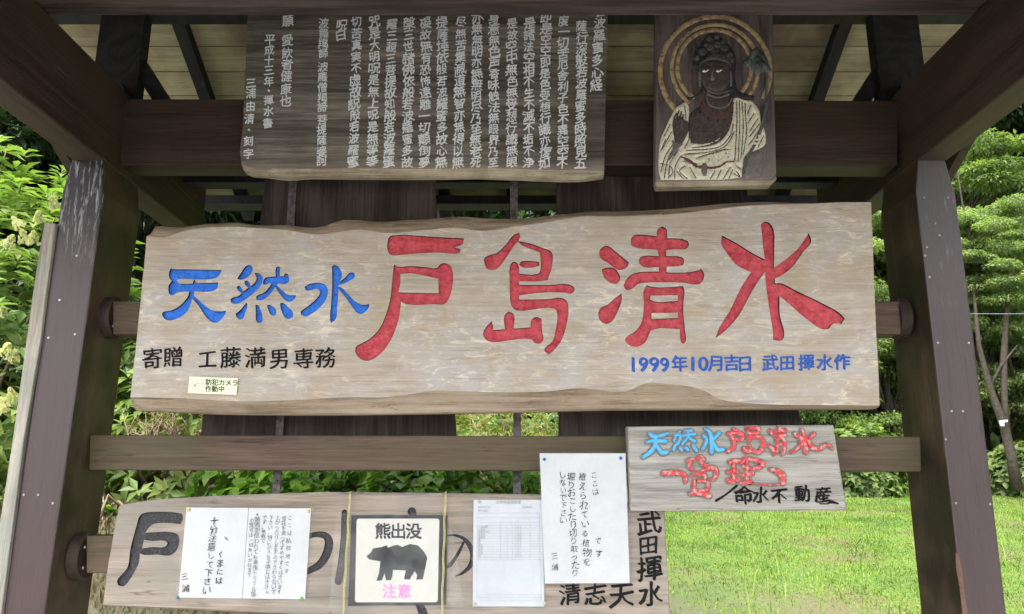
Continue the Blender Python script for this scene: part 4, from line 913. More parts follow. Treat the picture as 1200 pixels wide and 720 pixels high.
def UND(V, und): return np.array([noise.noise(Vector((x * und[0], y * und[1], 5))) + .4 * noise.noise(Vector((x * .05, y * .15, 9))) for x, y in V])
def carved_board(parent, outer, inner, letters, Y, depth, edge_in, carve, mface, medge, relief=.0025, gstep=9, cell=2.2, matnames=None, und=(.018, .05), chisel=.0026):
    """board whose characters are really cut in: letters = list of (name, polys, holes, material)"""
    polys = [outer, inner]; sm = []
    for nm_, ps, hs_, mt in letters:
        ps = [smooth_poly(p, 3) for p in ps]; hs_ = [smooth_poly(h, 3) for h in hs_]; sm.append((nm_, ps, hs_, mt)); polys += ps + hs_
    ex = [grid_pts(outer, gstep)]
    ex[0] = ex[0][inside(ex[0], outer)]
    lin = np.zeros(len(ex[0]), bool)
    for nm_, ps, hs_, mt in sm:
        for p in ps:
            lin |= inside(ex[0], p); g = grid_pts(p, cell); g = g[inside(g, p)]
            for h in hs_: g = g[~inside(g, h)]
            if len(g): ex.append(g[dist_poly(g, [p]) > .7])
    ex[0] = ex[0][~lin]
    # finer points in the live-edge band
    bp = grid_pts(outer, 4.5); bp = bp[inside(bp, outer) & ~inside(bp, inner)]; ex.append(bp)
    V, T = cdt(polys, [tuple(q) for e in ex for q in e])
    C = V[T].mean(1)
    ino = inside(C, outer); inn = inside(C, inner)
    lab = np.where(ino, np.where(inn, 1, 0), -1)
    for k, (nm_, ps, hs_, mt) in enumerate(sm):
        m = np.zeros(len(C), bool)
        for p in ps: m |= inside(C, p)
        for h in hs_: m &= ~inside(C, h)
        lab[m & (lab >= 0)] = 2 + k
    dO = dist_poly(V, [outer]); dI = dist_poly(V, [inner]); vin = inside(V, inner) | (dI < .05)
    t_ = np.where(vin, 0, dI / (dI + dO + 1e-6))
    dy = edge_in * t_ ** 1.3
    und_ = UND(V, und)
    fine = np.array([noise.noise(Vector((x * .06, y * .35, 2))) for x, y in V])
    dy = dy + relief * und_ + np.where(t_ > .05, fine * .005, 0) + .0
    W = PX(V, Y); W[:, 1] += dy
    base = {}
    def submesh(sel, yoff=0., ns=0):
        Tt = T[sel]; used = np.unique(Tt); rm = -np.ones(len(V), int); rm[used] = np.arange(len(used))
        v = W[used].copy(); return Tt, used, rm, v
    # face + band
    for code, mt, nm_ in ((1, mface, 'board_face'), (0, medge, 'live_edge')):
        Tt, used, rm, v = submesh(lab == code)
        fx = fix_winding(W, Tt); faces = [tuple(rm[list(t)]) for t in fx]
        if code == 0:   # walls back to the rear face
            dirs = {(a, b) for t in fx for a, b in ((t[0], t[1]), (t[1], t[2]), (t[2], t[0]))}
            vv = [tuple(q) for q in v]; bk = {}
            for a, b in dirs:
                if (b, a) not in dirs and dO[a] < .05 and dO[b] < .05:
                    for q in (a, b):
                        if q not in bk: bk[q] = len(vv); w_ = W[q].copy(); w_[1] = Y + depth; vv.append(tuple(w_))
                    faces.append((rm[b], rm[a], bk[a], bk[b]))
            v = np.array(vv)
        mk(nm_, v, faces, mt, parent, smooth=True)
    # back
    f_ = [Vector((PX(np.array([q]), Y)[0])) + Vector((0, depth, 0)) for q in outer[::3]]
    mk('board_back', f_, [tuple(range(len(f_)))], medge, parent)
    for k, (nm_, ps, hs_, mt) in enumerate(sm):
        Tt, used, rm, v = submesh(lab == 2 + k)
        ch = np.array([noise.noise(Vector((V[i][0] * .33, V[i][1] * .33, k))) for i in used])
        fl = v.copy(); fl[:, 1] += carve + chisel * ch
        fx = fix_winding(W, Tt); n_ = len(used)
        faces = [tuple(rm[list(t)]) for t in fx]
        dirs = {(a, b) for t in fx for a, b in ((t[0], t[1]), (t[1], t[2]), (t[2], t[0]))}
        top = v; idx = [0] * len(faces)
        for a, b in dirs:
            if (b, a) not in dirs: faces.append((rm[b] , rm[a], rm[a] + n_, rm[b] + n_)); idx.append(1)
        o = mk('carved_character', np.concatenate([fl, top]), faces, [mt, M['ink']], parent, idx=idx)  # cut walls coloured black in place of the recess shadow
        o['label'] = nm_
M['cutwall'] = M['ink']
MS = thing('main_signboard', tuple(P(590, 370, 2.5)), 'long pale weathered live-edge plank with big red and blue carved characters between the posts', 'signboard')
letters = [('blue carved character %s' % k, v[0], v[1], M['blue']) for k, v in BLU.items()] + [('big red carved character %s' % k, v[0], v[1], M['red']) for k, v in RED.items()]
carved_board(MS, outer, inner, letters, 2.5, .075, .028, .009, M['main'], M['live'])
YT = 2.4975
it = [('寄',178,421,25),('贈',203,419.5,25),('工',243,422,24),('藤',270,420,26),('満',299,420,26),('男',327,421,25),('専',355.5,421,25),('務',381,420,25)]
SFM = lambda p: .0025 * UND(p, (.018, .05))
lettering('lettering', it, 2.5, .0022, M['ink'], MS, surf=SFM, off=.014, brush=.05, shear=.09)
it = [('1',742,427,25),('9',754,427,24),('9',766.5,427,24),('9',779,427.5,24),('年',796,427,20),('1',812,426,23),('0',824,426,23),('月',839,426.5,20),('吉',857,426,20),('日',872.5,427,20),('武',902,426,20),('田',922,426,19),('揮',944.5,425.5,20),('水',966,425.5,20),('作',986.5,425,20)]
lettering('lettering', it, 2.5, .0022, M['bluetext'], MS, surf=SFM, off=.03, brush=.04, shear=.05)

# camera sticker
st = thing('sticker', tuple(P(250, 452, YT - .002)), 'small pale green security camera sticker at the lower left of the main board', 'sticker')
prism('sheet', [(222, 441.5), (279, 443.5), (277, 463), (220, 461)], YT - .0035, .0012, M['sticker'], st, bev=0)
lettering('lettering', [(c, 244.5 + 7.7 * i, 448.3 + .2 * i, 7.9) for i, c in enumerate('防犯カメラ')] + [(c, 244 + 7.7 * i, 456 + .2 * i, 7.6) for i, c in enumerate('作動中')], YT - .0037, .0006, M['darkprint'], st, off=.02)
ic = []
for k in range(16):
    a = 2 * math.pi * k / 16; ic.append(stroke([(228.5 + 3.1 * math.cos(a), 452 + 3.1 * math.sin(a)), (228.5 + 4.6 * math.cos(a), 452 + 4.6 * math.sin(a))], .22))
ic.append([(228.5 + 1.6 * math.cos(a), 452 + 1.6 * math.sin(a)) for a in np.linspace(0, 6.1, 14)])
slab('eye_icon', ic + [stroke([(231.5, 449.6), (241, 449.8)], .2)], [], YT - .0037, .0005, M['greyprint'], st)

# ------------------------------------------------------------------ sutra board
SB = thing('sutra_board', tuple(P(495, 205, 2.52)), 'dark weathered board of many columns of small white vertical characters hung on the lintel', 'signboard')
ob = smooth_poly([(291, -22), (400, -22), (600, -22), (713, -22), (712, 60), (710, 130), (708.5, 204), (680, 207.5), (640, 207), (600, 205.5), (560, 204), (500, 205), (450, 205), (400, 204.5), (360, 204), (334, 206), (310, 203), (285, 199), (281.5, 192), (284, 150), (287, 80)], 3)
ib = smooth_poly([(291.5, -21.5), (400, -21.5), (600, -21.5), (712.5, -21.5), (711.5, 60), (709.5, 130), (708, 201), (680, 200), (640, 199.5), (600, 198), (560, 197), (500, 198.5), (450, 198), (400, 197.5), (360, 198), (334, 198), (310, 197), (287, 194.5), (282.6, 189), (284.6, 150), (287.6, 80)], 3)
carved_board(SB, ob, ib, [], 2.53, .05, .022, .01, M['sutra'], M['sutra_edge'], relief=.002, gstep=7)
cols = [('若波羅蜜多心経', 703, 698, 13, None), ('薩行深般若波羅蜜多時照見五', 681.5, 680, 31, 192), ('度一切苦厄舎利子色不異空空不', 660, 659, 25, 192), ('即是空空即是色受想行識亦復如', 640, 638, 21, 192),
 ('是諸法空相不生不滅不垢不浄', 620, 619, 28, 191), ('是故空中無色無受想行識無眼', 600, 599, 28, 191), ('身意無色声香味触法無眼界乃至', 579, 578, 22, 191), ('亦無無明亦無無明尽乃至無老死', 559, 557, 22, 191),
 ('尽無苦集滅道無智亦無得以無', 540, 537, 26, 191), ('提薩埵依般若波羅蜜多故心無', 518, 517, 27, 191), ('礙故無有恐怖遠離一切顛倒夢', 499, 497, 28, 191), ('槃三世諸佛依般若波羅蜜多故', 479, 477, 28, 191),
 ('羅三藐三菩提故知般若波羅蜜', 459, 456, 29, 190), ('咒是大明呪是無上呪是無等等', 439, 436, 26, 190), ('切苦真実不虚故説般若波羅蜜', 418, 414, 26, 190), ('呪曰', 400, 399, 30, 42)]
k_ = 0
YS = 2.530; SFS = lambda p: .002 * UND(p, (.018, .05))
for s, xt, xb, y0, y1 in cols:
    n_ = len(s)
    if y1 is None: y1 = y0 + 12.6 * (n_ - 1) + 12
    it = [(c, xt + (xb - xt) * i / max(n_ - 1, 1), y0 + (y1 - y0) * i / max(n_ - 1, 1), 13.9) for i, c in enumerate(s)]
    lettering('lettering', it, YS, .002, M['white_paint'], SB, surf=SFS, off=.018, brush=.09, shear=.14, jit=.12, squeeze=1.0)
def vcol(s, pts, size, Y, parent, mat=M['white_paint'], **kw):
    lettering('lettering', [(c, x, y, size) for c, (x, y) in zip(s, pts)], Y, kw.pop('thick', .002), mat, parent, **kw)
a17 = [378.5, 34, 47, 60, 78, 91, 104, 117, 130, 144, 157, 168, 180, 190]
ys_ = [28, 40, 52, 63, 79, 91, 103, 115, 126, 141, 153, 165, 178, 189]
vcol('波羅羯諦波羅僧羯諦菩提薩婆訶', [(379 - (y - 28) * .014, y) for y in ys_], 12.4, YS, SB, surf=SFS, off=.014, brush=.07, shear=.1, jit=.06)
vcol('願愛飲者健康也', [(337, 25), (337, 48), (336.5, 63), (336, 76), (335.5, 90), (335, 105), (334.5, 119)], 14, YS, SB, surf=SFS, off=.014, brush=.07, shear=.1, jit=.06)
vcol('平成十三年・揮水書', [(316, 47), (315.5, 59), (315.2, 71), (315, 83), (315, 96), (315, 107), (315, 118), (314.5, 131), (314, 145)], 12.6, YS, SB, surf=SFS, off=.014, brush=.07, shear=.1, jit=.06)
vcol('三浦由清・刻字', [(294, 98), (294, 110), (293.5, 125), (292.5, 140), (292, 153), (291.5, 166), (291, 181)], 12.6, YS, SB, surf=SFS, off=.014, brush=.07, shear=.1, jit=.06)

# ------------------------------------------------------------------ carved portrait panel
BP = thing('carved_panel', tuple(P(839, 215, 2.50)), 'dark carved panel of a haloed robed figure with raised hand, hung on the lintel', 'carving')
o = prism('panel_board', [(769, -14), (905, -14), (908, 120), (910, 204), (904, 210), (768, 212), (768.5, 100)][::-1], 2.505, .05, M['panel'], BP, bev=.004)
pe = prism('panel_edge', [(768, 212.6), (904, 210.6), (909.5, 205), (910.5, 210), (904, 216.5), (770, 219.5)], 2.512, .045, M['sutra_edge'], BP, bev=.003)
Yp = 2.505
def arc(cx, cy, rx, ry, a0, a1, n=26): return [(cx + rx * math.cos(math.radians(a)), cy - ry * math.sin(math.radians(a))) for a in np.linspace(a0, a1, n)]
def halo(cx, cy, r, w_, a0, a1, ext=0):
    slab('halo_ring', [stroke(arc(cx, cy, r, r, a0, a1), w_, 1)], [], Yp, .0015, M['gold'], BP, step=1.3, dome=.003, domew=w_)
halo(837, 79, 43.5, 2.3, -48, 235); halo(838, 80, 51, 2.2, -42, 232); halo(838, 84, 64.5, 2.9, -28, 222)
SMP = smooth_poly
def rel(name, polys, mat, th, dome, dw, holes=(), step=1.6, rough=0.0008, Yb=Yp, groove=None):
    return slab(name, [SMP(p, 3) if len(p) < 60 else p for p in polys], list(holes), Yb, th, mat, BP, step=step, dome=dome, domew=dw, rough=rough, smooth=True, groove=groove)
zb = lambda p: zp(p, 765, 110, 6.547)
za = lambda p: zp(p, 765, 20, 7.2)
rel('hair', [za([(330,420),(345,350),(360,290),(400,240),(430,190),(470,150),(520,140),(560,165),(600,210),(640,240),(680,300),(700,350),(700,420),(690,480),(700,560),(720,620),(860,670),(850,700),(660,700),(650,640),(400,650),(330,700),(240,715),(280,690),(390,640),(410,590),(395,500),(380,450)])], M['hair'], .0015, .005, 5, rough=.003)
rel('chest', [zb([(290,150),(400,60),(400,20),(600,20),(610,80),(640,120),(640,260),(580,400),(400,420),(280,400),(260,250)])], M['figure'], .002, .006, 9)
rel('face', [za([(390,440),(400,410),(440,385),(520,378),(600,390),(640,420),(650,500),(645,570),(620,620),(580,655),(530,665),(480,650),(440,610),(405,540)])], M['figure'], .005, .010, 9)
# features
rel('crown_ornament', [za([(385,440),(390,400),(420,370),(460,340),(520,325),(580,335),(620,360),(650,400),(655,440),(630,410),(580,385),(520,375),(450,385),(410,410)])], M['figure'], .0135, .002, 2, rough=.004)
for cx_, cy_, r_ in [(420,300,38),(480,260,40),(545,240,36),(600,270,34),(640,330,36),(370,350,30),(475,190,28),(540,175,26),(660,370,28),(520,300,30),(450,240,22),(585,220,22)]:
    rel('crown_ornament', [za([(cx_ + r_ * math.cos(a), cy_ + r_ * .9 * math.sin(a)) for a in np.linspace(0, 5.6, 8)])], M['figure'], .006, .004, 3, rough=.004)
for ex_, fl in ((437, 1), (548, 1)):
    rel('eye', [za([(ex_-27,478),(ex_-10,466),(ex_+12,464),(ex_+30,468),(ex_+12,478),(ex_-6,486)])], M['white_paint'], .0172, .0008, 1, step=None, rough=0)
    rel('pupil', [za([(ex_-6,466),(ex_+6,466),(ex_+7,476),(ex_-6,478)])], M['ink'], .0184, .0005, 1, step=None, rough=0)
    slab('eyebrow', [stroke(za([(ex_-35,452),(ex_-5,436),(ex_+35,446)]), [.3,.6,.3])], [], Yp, .0175, M['hair'], BP)
    slab('eye_lid', [stroke(za([(ex_-30,476),(ex_-5,460),(ex_+32,465)]), [.25,.4,.25])], [], Yp, .0182, M['hair'], BP)
slab('nose', [SMP(za([(492,470),(500,470),(505,530),(520,545),(500,556),(475,552),(480,530)]))], [], Yp, .0175, M['figure2'], BP, step=1, dome=.003, domew=1.5)
slab('mouth', [stroke(za([(478,585),(505,580),(540,586)]), [.4,.8,.4])], [], Yp, .0155, M['bead'], BP, dome=.001, domew=1)
slab('chin_line', [stroke(za([(460,610),(530,638),(610,600)]), .35), stroke(za([(455,640),(540,668),(630,640)]), .4), stroke(za([(455,665),(540,695),(640,668)]), .4)], [], Yp, .0155, M['figure2'], BP)
for ex_ in (396, 655): rel('ear', [za([(ex_-12,470),(ex_+8,465),(ex_+12,520),(ex_+8,590),(ex_-6,595),(ex_-10,540)])], M['figure2'], .006, .004, 2)
robe = zb([(615,40),(650,35),(700,55),(750,60),(800,110),(820,160),(825,220),(855,290),(860,390),(830,420),(760,450),(700,490),(690,560),(680,640),(600,655),(330,662),(60,662),(45,600),(45,450),(60,350),(100,260),(130,190),(180,110),(250,65),(275,110),(270,230),(285,330),(290,385),(380,390),(460,370),(530,320),(580,240),(610,150)])
folds = [[(600,200),(560,310),(470,390),(300,420)],[(612,240),(590,330),(490,420),(260,440)],[(620,300),(560,400),(450,450),(240,470)],[(640,60),(640,250),(625,520)],[(660,60),(662,250),(650,520)],[(680,70),(690,260),(672,500)],[(705,80),(705,160),(715,300),(690,470)],[(750,90),(722,160)],[(770,160),(725,230)],[(800,200),(740,290)],[(812,240),(740,330)],[(825,270),(730,400)],[(845,330),(800,420)],[(240,90),(250,180),(235,210)],[(130,240),(85,330)],[(140,300),(70,430)],[(100,350),(60,440)],[(150,400),(95,480),(60,600)],[(160,420),(110,520),(85,650)],[(190,440),(130,540),(120,655)],[(215,480),(170,560),(165,650)],[(240,560),(200,600),(260,655)],[(180,600),(230,655)],[(280,570),(330,655)],[(470,600),(440,655)],[(520,590),(490,655)],[(590,570),(540,655)],[(610,590),(580,655)],[(635,600),(670,645)],[(640,560),(665,580)],[(620,620),(660,640)],[(130,560),(150,600),(130,640)],[(240,520),(330,545)],[(60,540),(110,555)],[(270,260),(275,350),(240,420)],[(330,500),(420,470),(560,430)]]
def densify(p):
    q = stroke(p, 0.0001) if len(p) > 2 else None
    return p if q is None else q[:(len(p) - 1) * 4 + 1]
rel('robe', [robe], M['cream'], .0045, .0075, 7, step=.75, rough=.002, groove=([densify(zb(f_)) for f_ in folds], .0065, 1.5, .62, M['hair']))
rel('arm', [zb([(690,500),(760,455),(840,415),(862,400),(868,480),(850,560),(820,640),(700,655),(685,600)])], M['figure2'], .005, .006, 7)
rel('sash', [zb([(400,500),(450,470),(560,440),(600,400),(610,420),(600,500),(560,520),(480,540),(420,545)])], M['figure2'], .0105, .001, 3)
# drapery folds: narrow dark grooves with raised pale ridges between them
ridges = [[(606,220),(575,325),(480,405),(280,430)],[(618,270),(570,370),(470,435),(250,455)],[(650,60),(651,250),(640,520)],[(670,65),(676,260),(662,510)],[(692,75),(700,200),(700,300),(682,480)],[(780,190),(735,260)],[(800,270),(740,350)]]
rel('belt', [stroke(zb([(215,495),(270,520),(330,570),(385,570),(430,580),(500,570),(560,535),(612,530)]), [.8,1.6,1.8,2.2,1.8,1.6,1.4,1.2])], M['bead'], .0115, .002, 1.5)
rel('belt_knot', [zb([(375,545),(400,540),(412,570),(405,640),(380,640),(365,600)])], M['figure2'], .0125, .002, 2)
# raised hand: palm, five separate bent fingers
hand = [zb([(150,300),(145,250),(150,215),(180,205),(230,215),(262,240),(265,300),(240,360),(215,395),(165,390),(158,350)]),
        stroke(zb([(165,260),(158,205),(178,165)]), [1.1,1.0,.8]), stroke(zb([(182,240),(182,185),(196,145)]), [1.2,1.05,.8]),
        stroke(zb([(203,240),(205,190),(214,152)]), [1.2,1.05,.8]), stroke(zb([(222,245),(225,205),(228,172)]), [1.1,.95,.75]),
        stroke(zb([(240,300),(262,262),(255,225)]), [1.3,1.1,.9])]
rel('hand', hand, M['figure'], .013, .005, 2.2, rough=.0004, step=1.0)
slab('hand_creases', [stroke(zb([(165,285),(200,265),(225,290)]), .3), stroke(zb([(175,320),(205,290),(215,240)]), .3), stroke(zb([(172,200),(172,240)]), .25), stroke(zb([(194,190),(194,240)]), .25), stroke(zb([(214,195),(216,240)]), .25), stroke(zb([(190,370),(225,330)]), .25)], [], Yp, .0188, M['figure2'], BP)
slab('bracelet', [stroke(zb([(145,380),(175,408),(215,402)]), 1.1)], [], Yp, .0175, M['figure2'], BP, dome=.002, domew=1)
rel('forearm', [zb([(150,410),(215,408),(180,450),(120,525),(115,500),(140,460)])], M['figure2'], .012, .004, 4)
# necklace and chest lines
slab('necklace', [stroke(zb([(410,40),(430,95),(500,120),(570,100),(600,50)]), .8)], [], Yp, .0105, M['figure2'], BP, dome=.002, domew=.8)
slab('necklace', [stroke(zb([(380,70),(420,140),(500,170),(580,140),(612,80)]), .9), stroke(zb([(365,90),(410,165),(500,190),(590,160)]), .6)], [], Yp, .0100, M['bead'], BP, dome=.002, domew=.8)
slab('pendant', [[(zb([(x_ + 9 * math.cos(a), y_ + 12 * math.sin(a))])[0]) for a in np.linspace(0, 5.4, 7)] for x_, y_ in ((420, 200), (495, 215), (360, 150))], [], Yp, .0115, M['hair'], BP)
slab('chest_line', [stroke(zb([(320,270),(360,300),(450,295)]), .3)], [], Yp, .0095, M['hair'], BP)
# lotus and stem
slab('lotus_stem', [stroke(zp([(955,480),(955,600),(945,720)],765,20,7.2) + zb([(870,60),(840,220),(790,370),(720,500),(690,620)]), [.8,1.1,1.3,1.5,1.8,1.9,1.8,1.4])], [], Yp, .012, M['teal'], BP, dome=.002, domew=1.2)
for k, (cx_, cy_, rx_, ry_, an) in enumerate([(830,350,22,60,20),(860,340,22,62,5),(890,345,22,60,-15),(920,365,22,62,-35),(815,385,24,50,50),(860,400,25,55,15),(900,410,24,55,-30),(935,430,20,50,-45),(880,440,24,40,-10),(845,325,18,40,35)]):
    c, s_ = math.cos(math.radians(an)), math.sin(math.radians(an))
    rel('lotus_petal', [za([(cx_ + (1.4 * rx_ * math.cos(a)) * c - (1.25 * ry_ * math.sin(a)) * s_, cy_ + (1.4 * rx_ * math.cos(a)) * s_ + (1.25 * ry_ * math.sin(a)) * c) for a in np.linspace(0, 5.6, 9)])], M['teal'], .006 + .0012 * k, .003, 2, step=None, rough=.001)

# ------------------------------------------------------------------ lower board
LB_ = thing('lower_signboard', tuple(P(450, 650, 2.55)), 'long natural brown plank with black carved characters partly covered by notices, lowest of the boards', 'signboard')
lo = [(139, 592), (180, 586), (240, 582), (310, 579), (380, 577), (450, 577.5), (520, 578), (580, 579), (640, 580), (700, 584), (740, 590), (779, 598), (781, 640), (784, 690), (786, 742), (600, 742), (400, 724), (300, 719), (200, 714), (119, 711), (126, 660), (133, 620)]
li = [(140, 594), (180, 589.5), (240, 585), (310, 582), (380, 580), (450, 580.5), (520, 581), (580, 582), (640, 583), (700, 587), (740, 593), (777.8, 600), (780, 640), (783, 690), (784.5, 739), (600, 739), (400, 722), (300, 717), (200, 712), (121, 709), (127.5, 660), (134.5, 620)]
c1 = zp([(345,100),(380,85),(450,80),(570,85),(605,92),(610,125),(595,157),(520,150),(430,155),(395,180),(375,212),(430,208),(540,208),(580,225),(588,260),(570,320),(530,352),(450,347),(370,350),(340,340),(335,400),(310,450),(280,500),(240,545),(205,540),(198,510),(230,470),(265,425),(280,320),(300,240),(320,170)],100,585,5.333)
c1h = zp([(365,255),(420,262),(500,262),(515,275),(500,298),(420,300),(355,310)],100,585,5.333)
LT = [('black carved character at the left end', [c1], [c1h], M['fadedink']),
      ('curved black stroke right of the double note', [stroke(zp([(1020,290),(1070,268),(1120,270),(1142,300),(1130,360),(1095,410),(1040,440)],100,560,4), [2.5,3,4,5,5,4.5,3.5])], [], M['fadedink']),
      ('upright black stroke behind the plastic sleeve', [stroke(zp([(102,175),(100,300),(88,420),(72,520)],380,560,4.286), [3.5,4,4.2,4.5])], [], M['fadedink']),
      ('black stroke top above the bear poster', [stroke(zp([(440,170),(445,220),(440,500),(500,690)],380,560,4.286), [5,4.5,4.5,5])], [], M['fadedink']),
      ('thin looped stroke right of the bear poster', [stroke(zp([(700,325),(670,385),(630,440),(600,450)],380,560,4.286), [1.2,2.0,2.2,1.2]), stroke(zp([(610,292),(660,290),(705,310),(738,355),(748,400),(735,440),(700,475),(660,495)],380,560,4.286), [1,1.4,2.2,3.2,3.6,3.0,1.8,.7])], [], M['fadedink'])]
carved_board(LB_, smooth_poly(lo, 3), smooth_poly(li, 3), LT, 2.545, .04, .008, .007, M['lower'], M['lower'], relief=.0015, gstep=12)
lettering('lettering', [('武', 760, 614, 30), ('田', 759.5, 640, 24), ('揮', 761, 667, 31), ('水', 762, 697, 31), ('天', 728, 698, 31), ('志', 697, 697, 28), ('清', 668, 697, 27)], 2.545, .0016, M['ink'], LB_, surf=lambda p: .0015 * UND(p, (.018, .05)), off=.024, brush=.06, shear=.14)

# ------------------------------------------------------------------ small grey board
GB = thing('small_signboard', tuple(P(862, 550, 2.52)), 'small silvery grey board with raised light blue and worn red characters by the tall note', 'signboard')
go = [(735, 500), (860, 499), (977, 498), (984, 545), (992, 596), (991, 598), (860, 599), (739, 599), (737, 550)]
gi = [(736, 501), (860, 500), (976.4, 499), (983.2, 545), (990.6, 595), (990, 596.5), (860, 597.5), (740, 597.5), (738, 550)]
carved_board(GB, smooth_poly(go, 2, 30), smooth_poly(gi, 2, 30), [], 2.515, .045, .004, .01, M['small'], M['small'], relief=.0008, gstep=8, und=(.02, .3))
YG = 2.514
def raised(name, strokes, mat, th=.011, sh=1.6):
    strokes = [(p, [x * 1.02 for x in (w_ if hasattr(w_, '__len__') else [w_] * len(p))]) for p, w_ in strokes]
    base = [stroke(p, [x + sh for x in (w_ if hasattr(w_, '__len__') else [w_] * len(p))]) for p, w_ in strokes]
    slab(name + '_side', base, [], YG, .004, M['side'], GB)  # dark underlay wider than the letter, painted as its shading
    return slab(name, [stroke(p, w_) for p, w_ in strokes], [], YG, th - .003, mat, GB, step=1.2, dome=.003, domew=1.6, rough=.001)
z3 = lambda p: zp(p, 740, 495, 6.857)
z4 = lambda p: zp(p, 860, 495, 6.857)
raised('raised_character', [(z3([(140,90),(175,118),(220,112),(290,90)]), [1.6,2.2,2,1.4]), (z3([(120,160),(190,150),(270,155)]), [1.5,2.2,2.2]), (z3([(190,110),(188,180),(150,240),(90,280)]), [2.2,2.4,2.4,2]), (z3([(200,190),(240,245),(285,240)]), [1.8,2.6,2.2])], M['lblue'])
raised('raised_character', [(z3([(385,75),(350,120),(340,150)]), [1.2,1.4,1.2]), (z3([(345,105),(390,110),(372,165),(340,195)]), [1.2,1.5,1.6,1.2]), (z3([(430,70),(480,68)]), [1.4,1.6]), (z3([(410,110),(505,95)]), [1.4,1.6]), (z3([(450,75),(445,125),(405,175)]), [1.3,1.5,1.6]), (z3([(450,120),(505,155)]), [1.3,1.8]), (z3([(345,190),(335,220)]), [1.5,2]), (z3([(385,205),(400,225)]), 1.7), (z3([(435,205),(450,222)]), 1.7), (z3([(490,190),(520,228)]), [1.6,2])], M['lblue'])
raised('raised_character', [(z3([(590,55),(625,85),(640,150),(640,245)]), [1.3,2,2.6,2.2]), (z3([(575,110),(600,140),(590,180),(570,215)]), [1.6,1.8,1.7,1.4]), (z3([(700,90),(665,125),(645,150)]), [2.2,1.7,1.4]), (z3([(650,160),(685,220),(735,220)]), [1.6,2.4,2])], M['lblue'])
raised('raised_character', [(z3([(815,60),(850,72)]), 1.5), (z3([(775,92),(830,85),(885,100),(880,140),(825,140)]), [1.7,1.8,2,1.8,1.5]), (z3([(785,95),(815,140),(820,200),(770,235)]), [1.7,2,1.9,1.7])], M['lred'])
raised('raised_character', [(z4([(100,50),(190,50),(185,85),(115,90),(110,55)]), [1.5,1.9,1.7,1.4,1.4]), (z4([(115,120),(210,125),(235,180),(200,240),(150,235)]), [1.6,1.8,2.1,2,1.4]), (z4([(120,95),(118,150)]), 1.5), (z4([(75,210),(90,235),(155,225)]), [1.6,2,1.6]), (z4([(120,190),(120,225)]), 1.4)], M['lred'])
raised('raised_character', [(z4([(285,70),(300,90)]), 1.8), (z4([(280,190),(310,215),(320,255)]), [1.8,2,1.6]), (z4([(320,75),(405,68)]), [1.8,2.2]), (z4([(325,110),(405,105)]), [1.7,2]), (z4([(360,45),(358,120)]), 1.9), (z4([(340,140),(395,135),(400,220),(385,255)]), [1.6,1.8,1.9,1.7]), (z4([(345,140),(338,240)]), 1.6), (z4([(345,180),(395,178)]), 1.4)], M['lred_worn'])
raised('raised_character', [(z4([(485,95),(540,140),(520,200),(460,240)]), [2,2.2,1.8,1.5]), (z4([(540,60),(565,130),(575,240)]), [1.5,2.2,2.4]), (z4([(640,95),(600,125)]), [2,1.6]), (z4([(590,140),(620,200),(680,215),(740,180),(790,218)]), [1.6,2.4,2.4,1.7,.8])], M['lred_worn'])
raised('raised_character', [(z3([(255,410),(330,405),(400,412),(430,440),(430,480)]), [2.6,3.0,2.6,2.2,1.6]), (z3([(450,310),(490,300)]), 2), (z3([(470,310),(465,360),(490,385)]), [2,2.1,1.6]), (z3([(520,300),(550,280),(580,300)]), [1.6,2,1.6]), (z3([(550,310),(590,350),(610,345)]), [1.8,1.8,1.5]), (z3([(480,430),(560,395),(640,365),(680,400),(660,455),(630,460)]), [1.3,1.8,2.4,2.4,1.8,1.2]), (z3([(520,420),(590,425),(585,450)]), [1.5,1.8,1.4]), (z3([(510,460),(500,545),(600,545),(605,480),(520,470)]), [1.7,2,2,1.8,1.5]), (z3([(470,575),(540,568),(620,590)]), [1.8,3,3])], M['lred_worn'])
raised('raised_character', [(z3([(790,320),(860,310)]), [2.6,2.2]), (z3([(770,400),(850,395)]), [2,2]), (z3([(820,310),(815,480)]), [2,2]), (z3([(775,470),(850,460)]), [2.6,2.6]), (z4([(50,330),(90,295),(150,300),(230,330),(190,365),(120,375),(70,350)]), [1.8,2.2,2.2,2.5,2.2,1.8,1.6]), (z4([(100,300),(100,480)]), [1.6,1.8]), (z4([(60,425),(145,415)]), [2,2]), (z4([(60,490),(130,478)]), [2.2,2.2])], M['lred_worn'])
raised('raised_character', [(z4([(120,490),(200,500),(330,505),(400,490)]), [.8,.6,.7,1.2]), (z4([(290,378),(340,395),(385,430),(390,490)]), [1.6,2.8,3.4,2.6])], M['lred_worn'])
it = [('命', 871.5, 581, 24), ('水', 891, 581, 20), ('不', 912.5, 582, 20), ('動', 940, 579.5, 20), ('産', 964, 580, 20)]
lettering('lettering', it, YG, .0015, M['ink'], GB, off=.03, brush=.09, shear=.05)
slab('brush_tail', [stroke(z3([(680,630),(760,580),(845,512)]), [1.6,1.0,1.5])], [], YG, .0015, M['ink'], GB)
slab('brush_tail', [stroke(z4([(690,655),(750,655),(780,640),(840,655)]), [.6,.7,2.0,.7])], [], YG, .0015, M['ink'], GB)

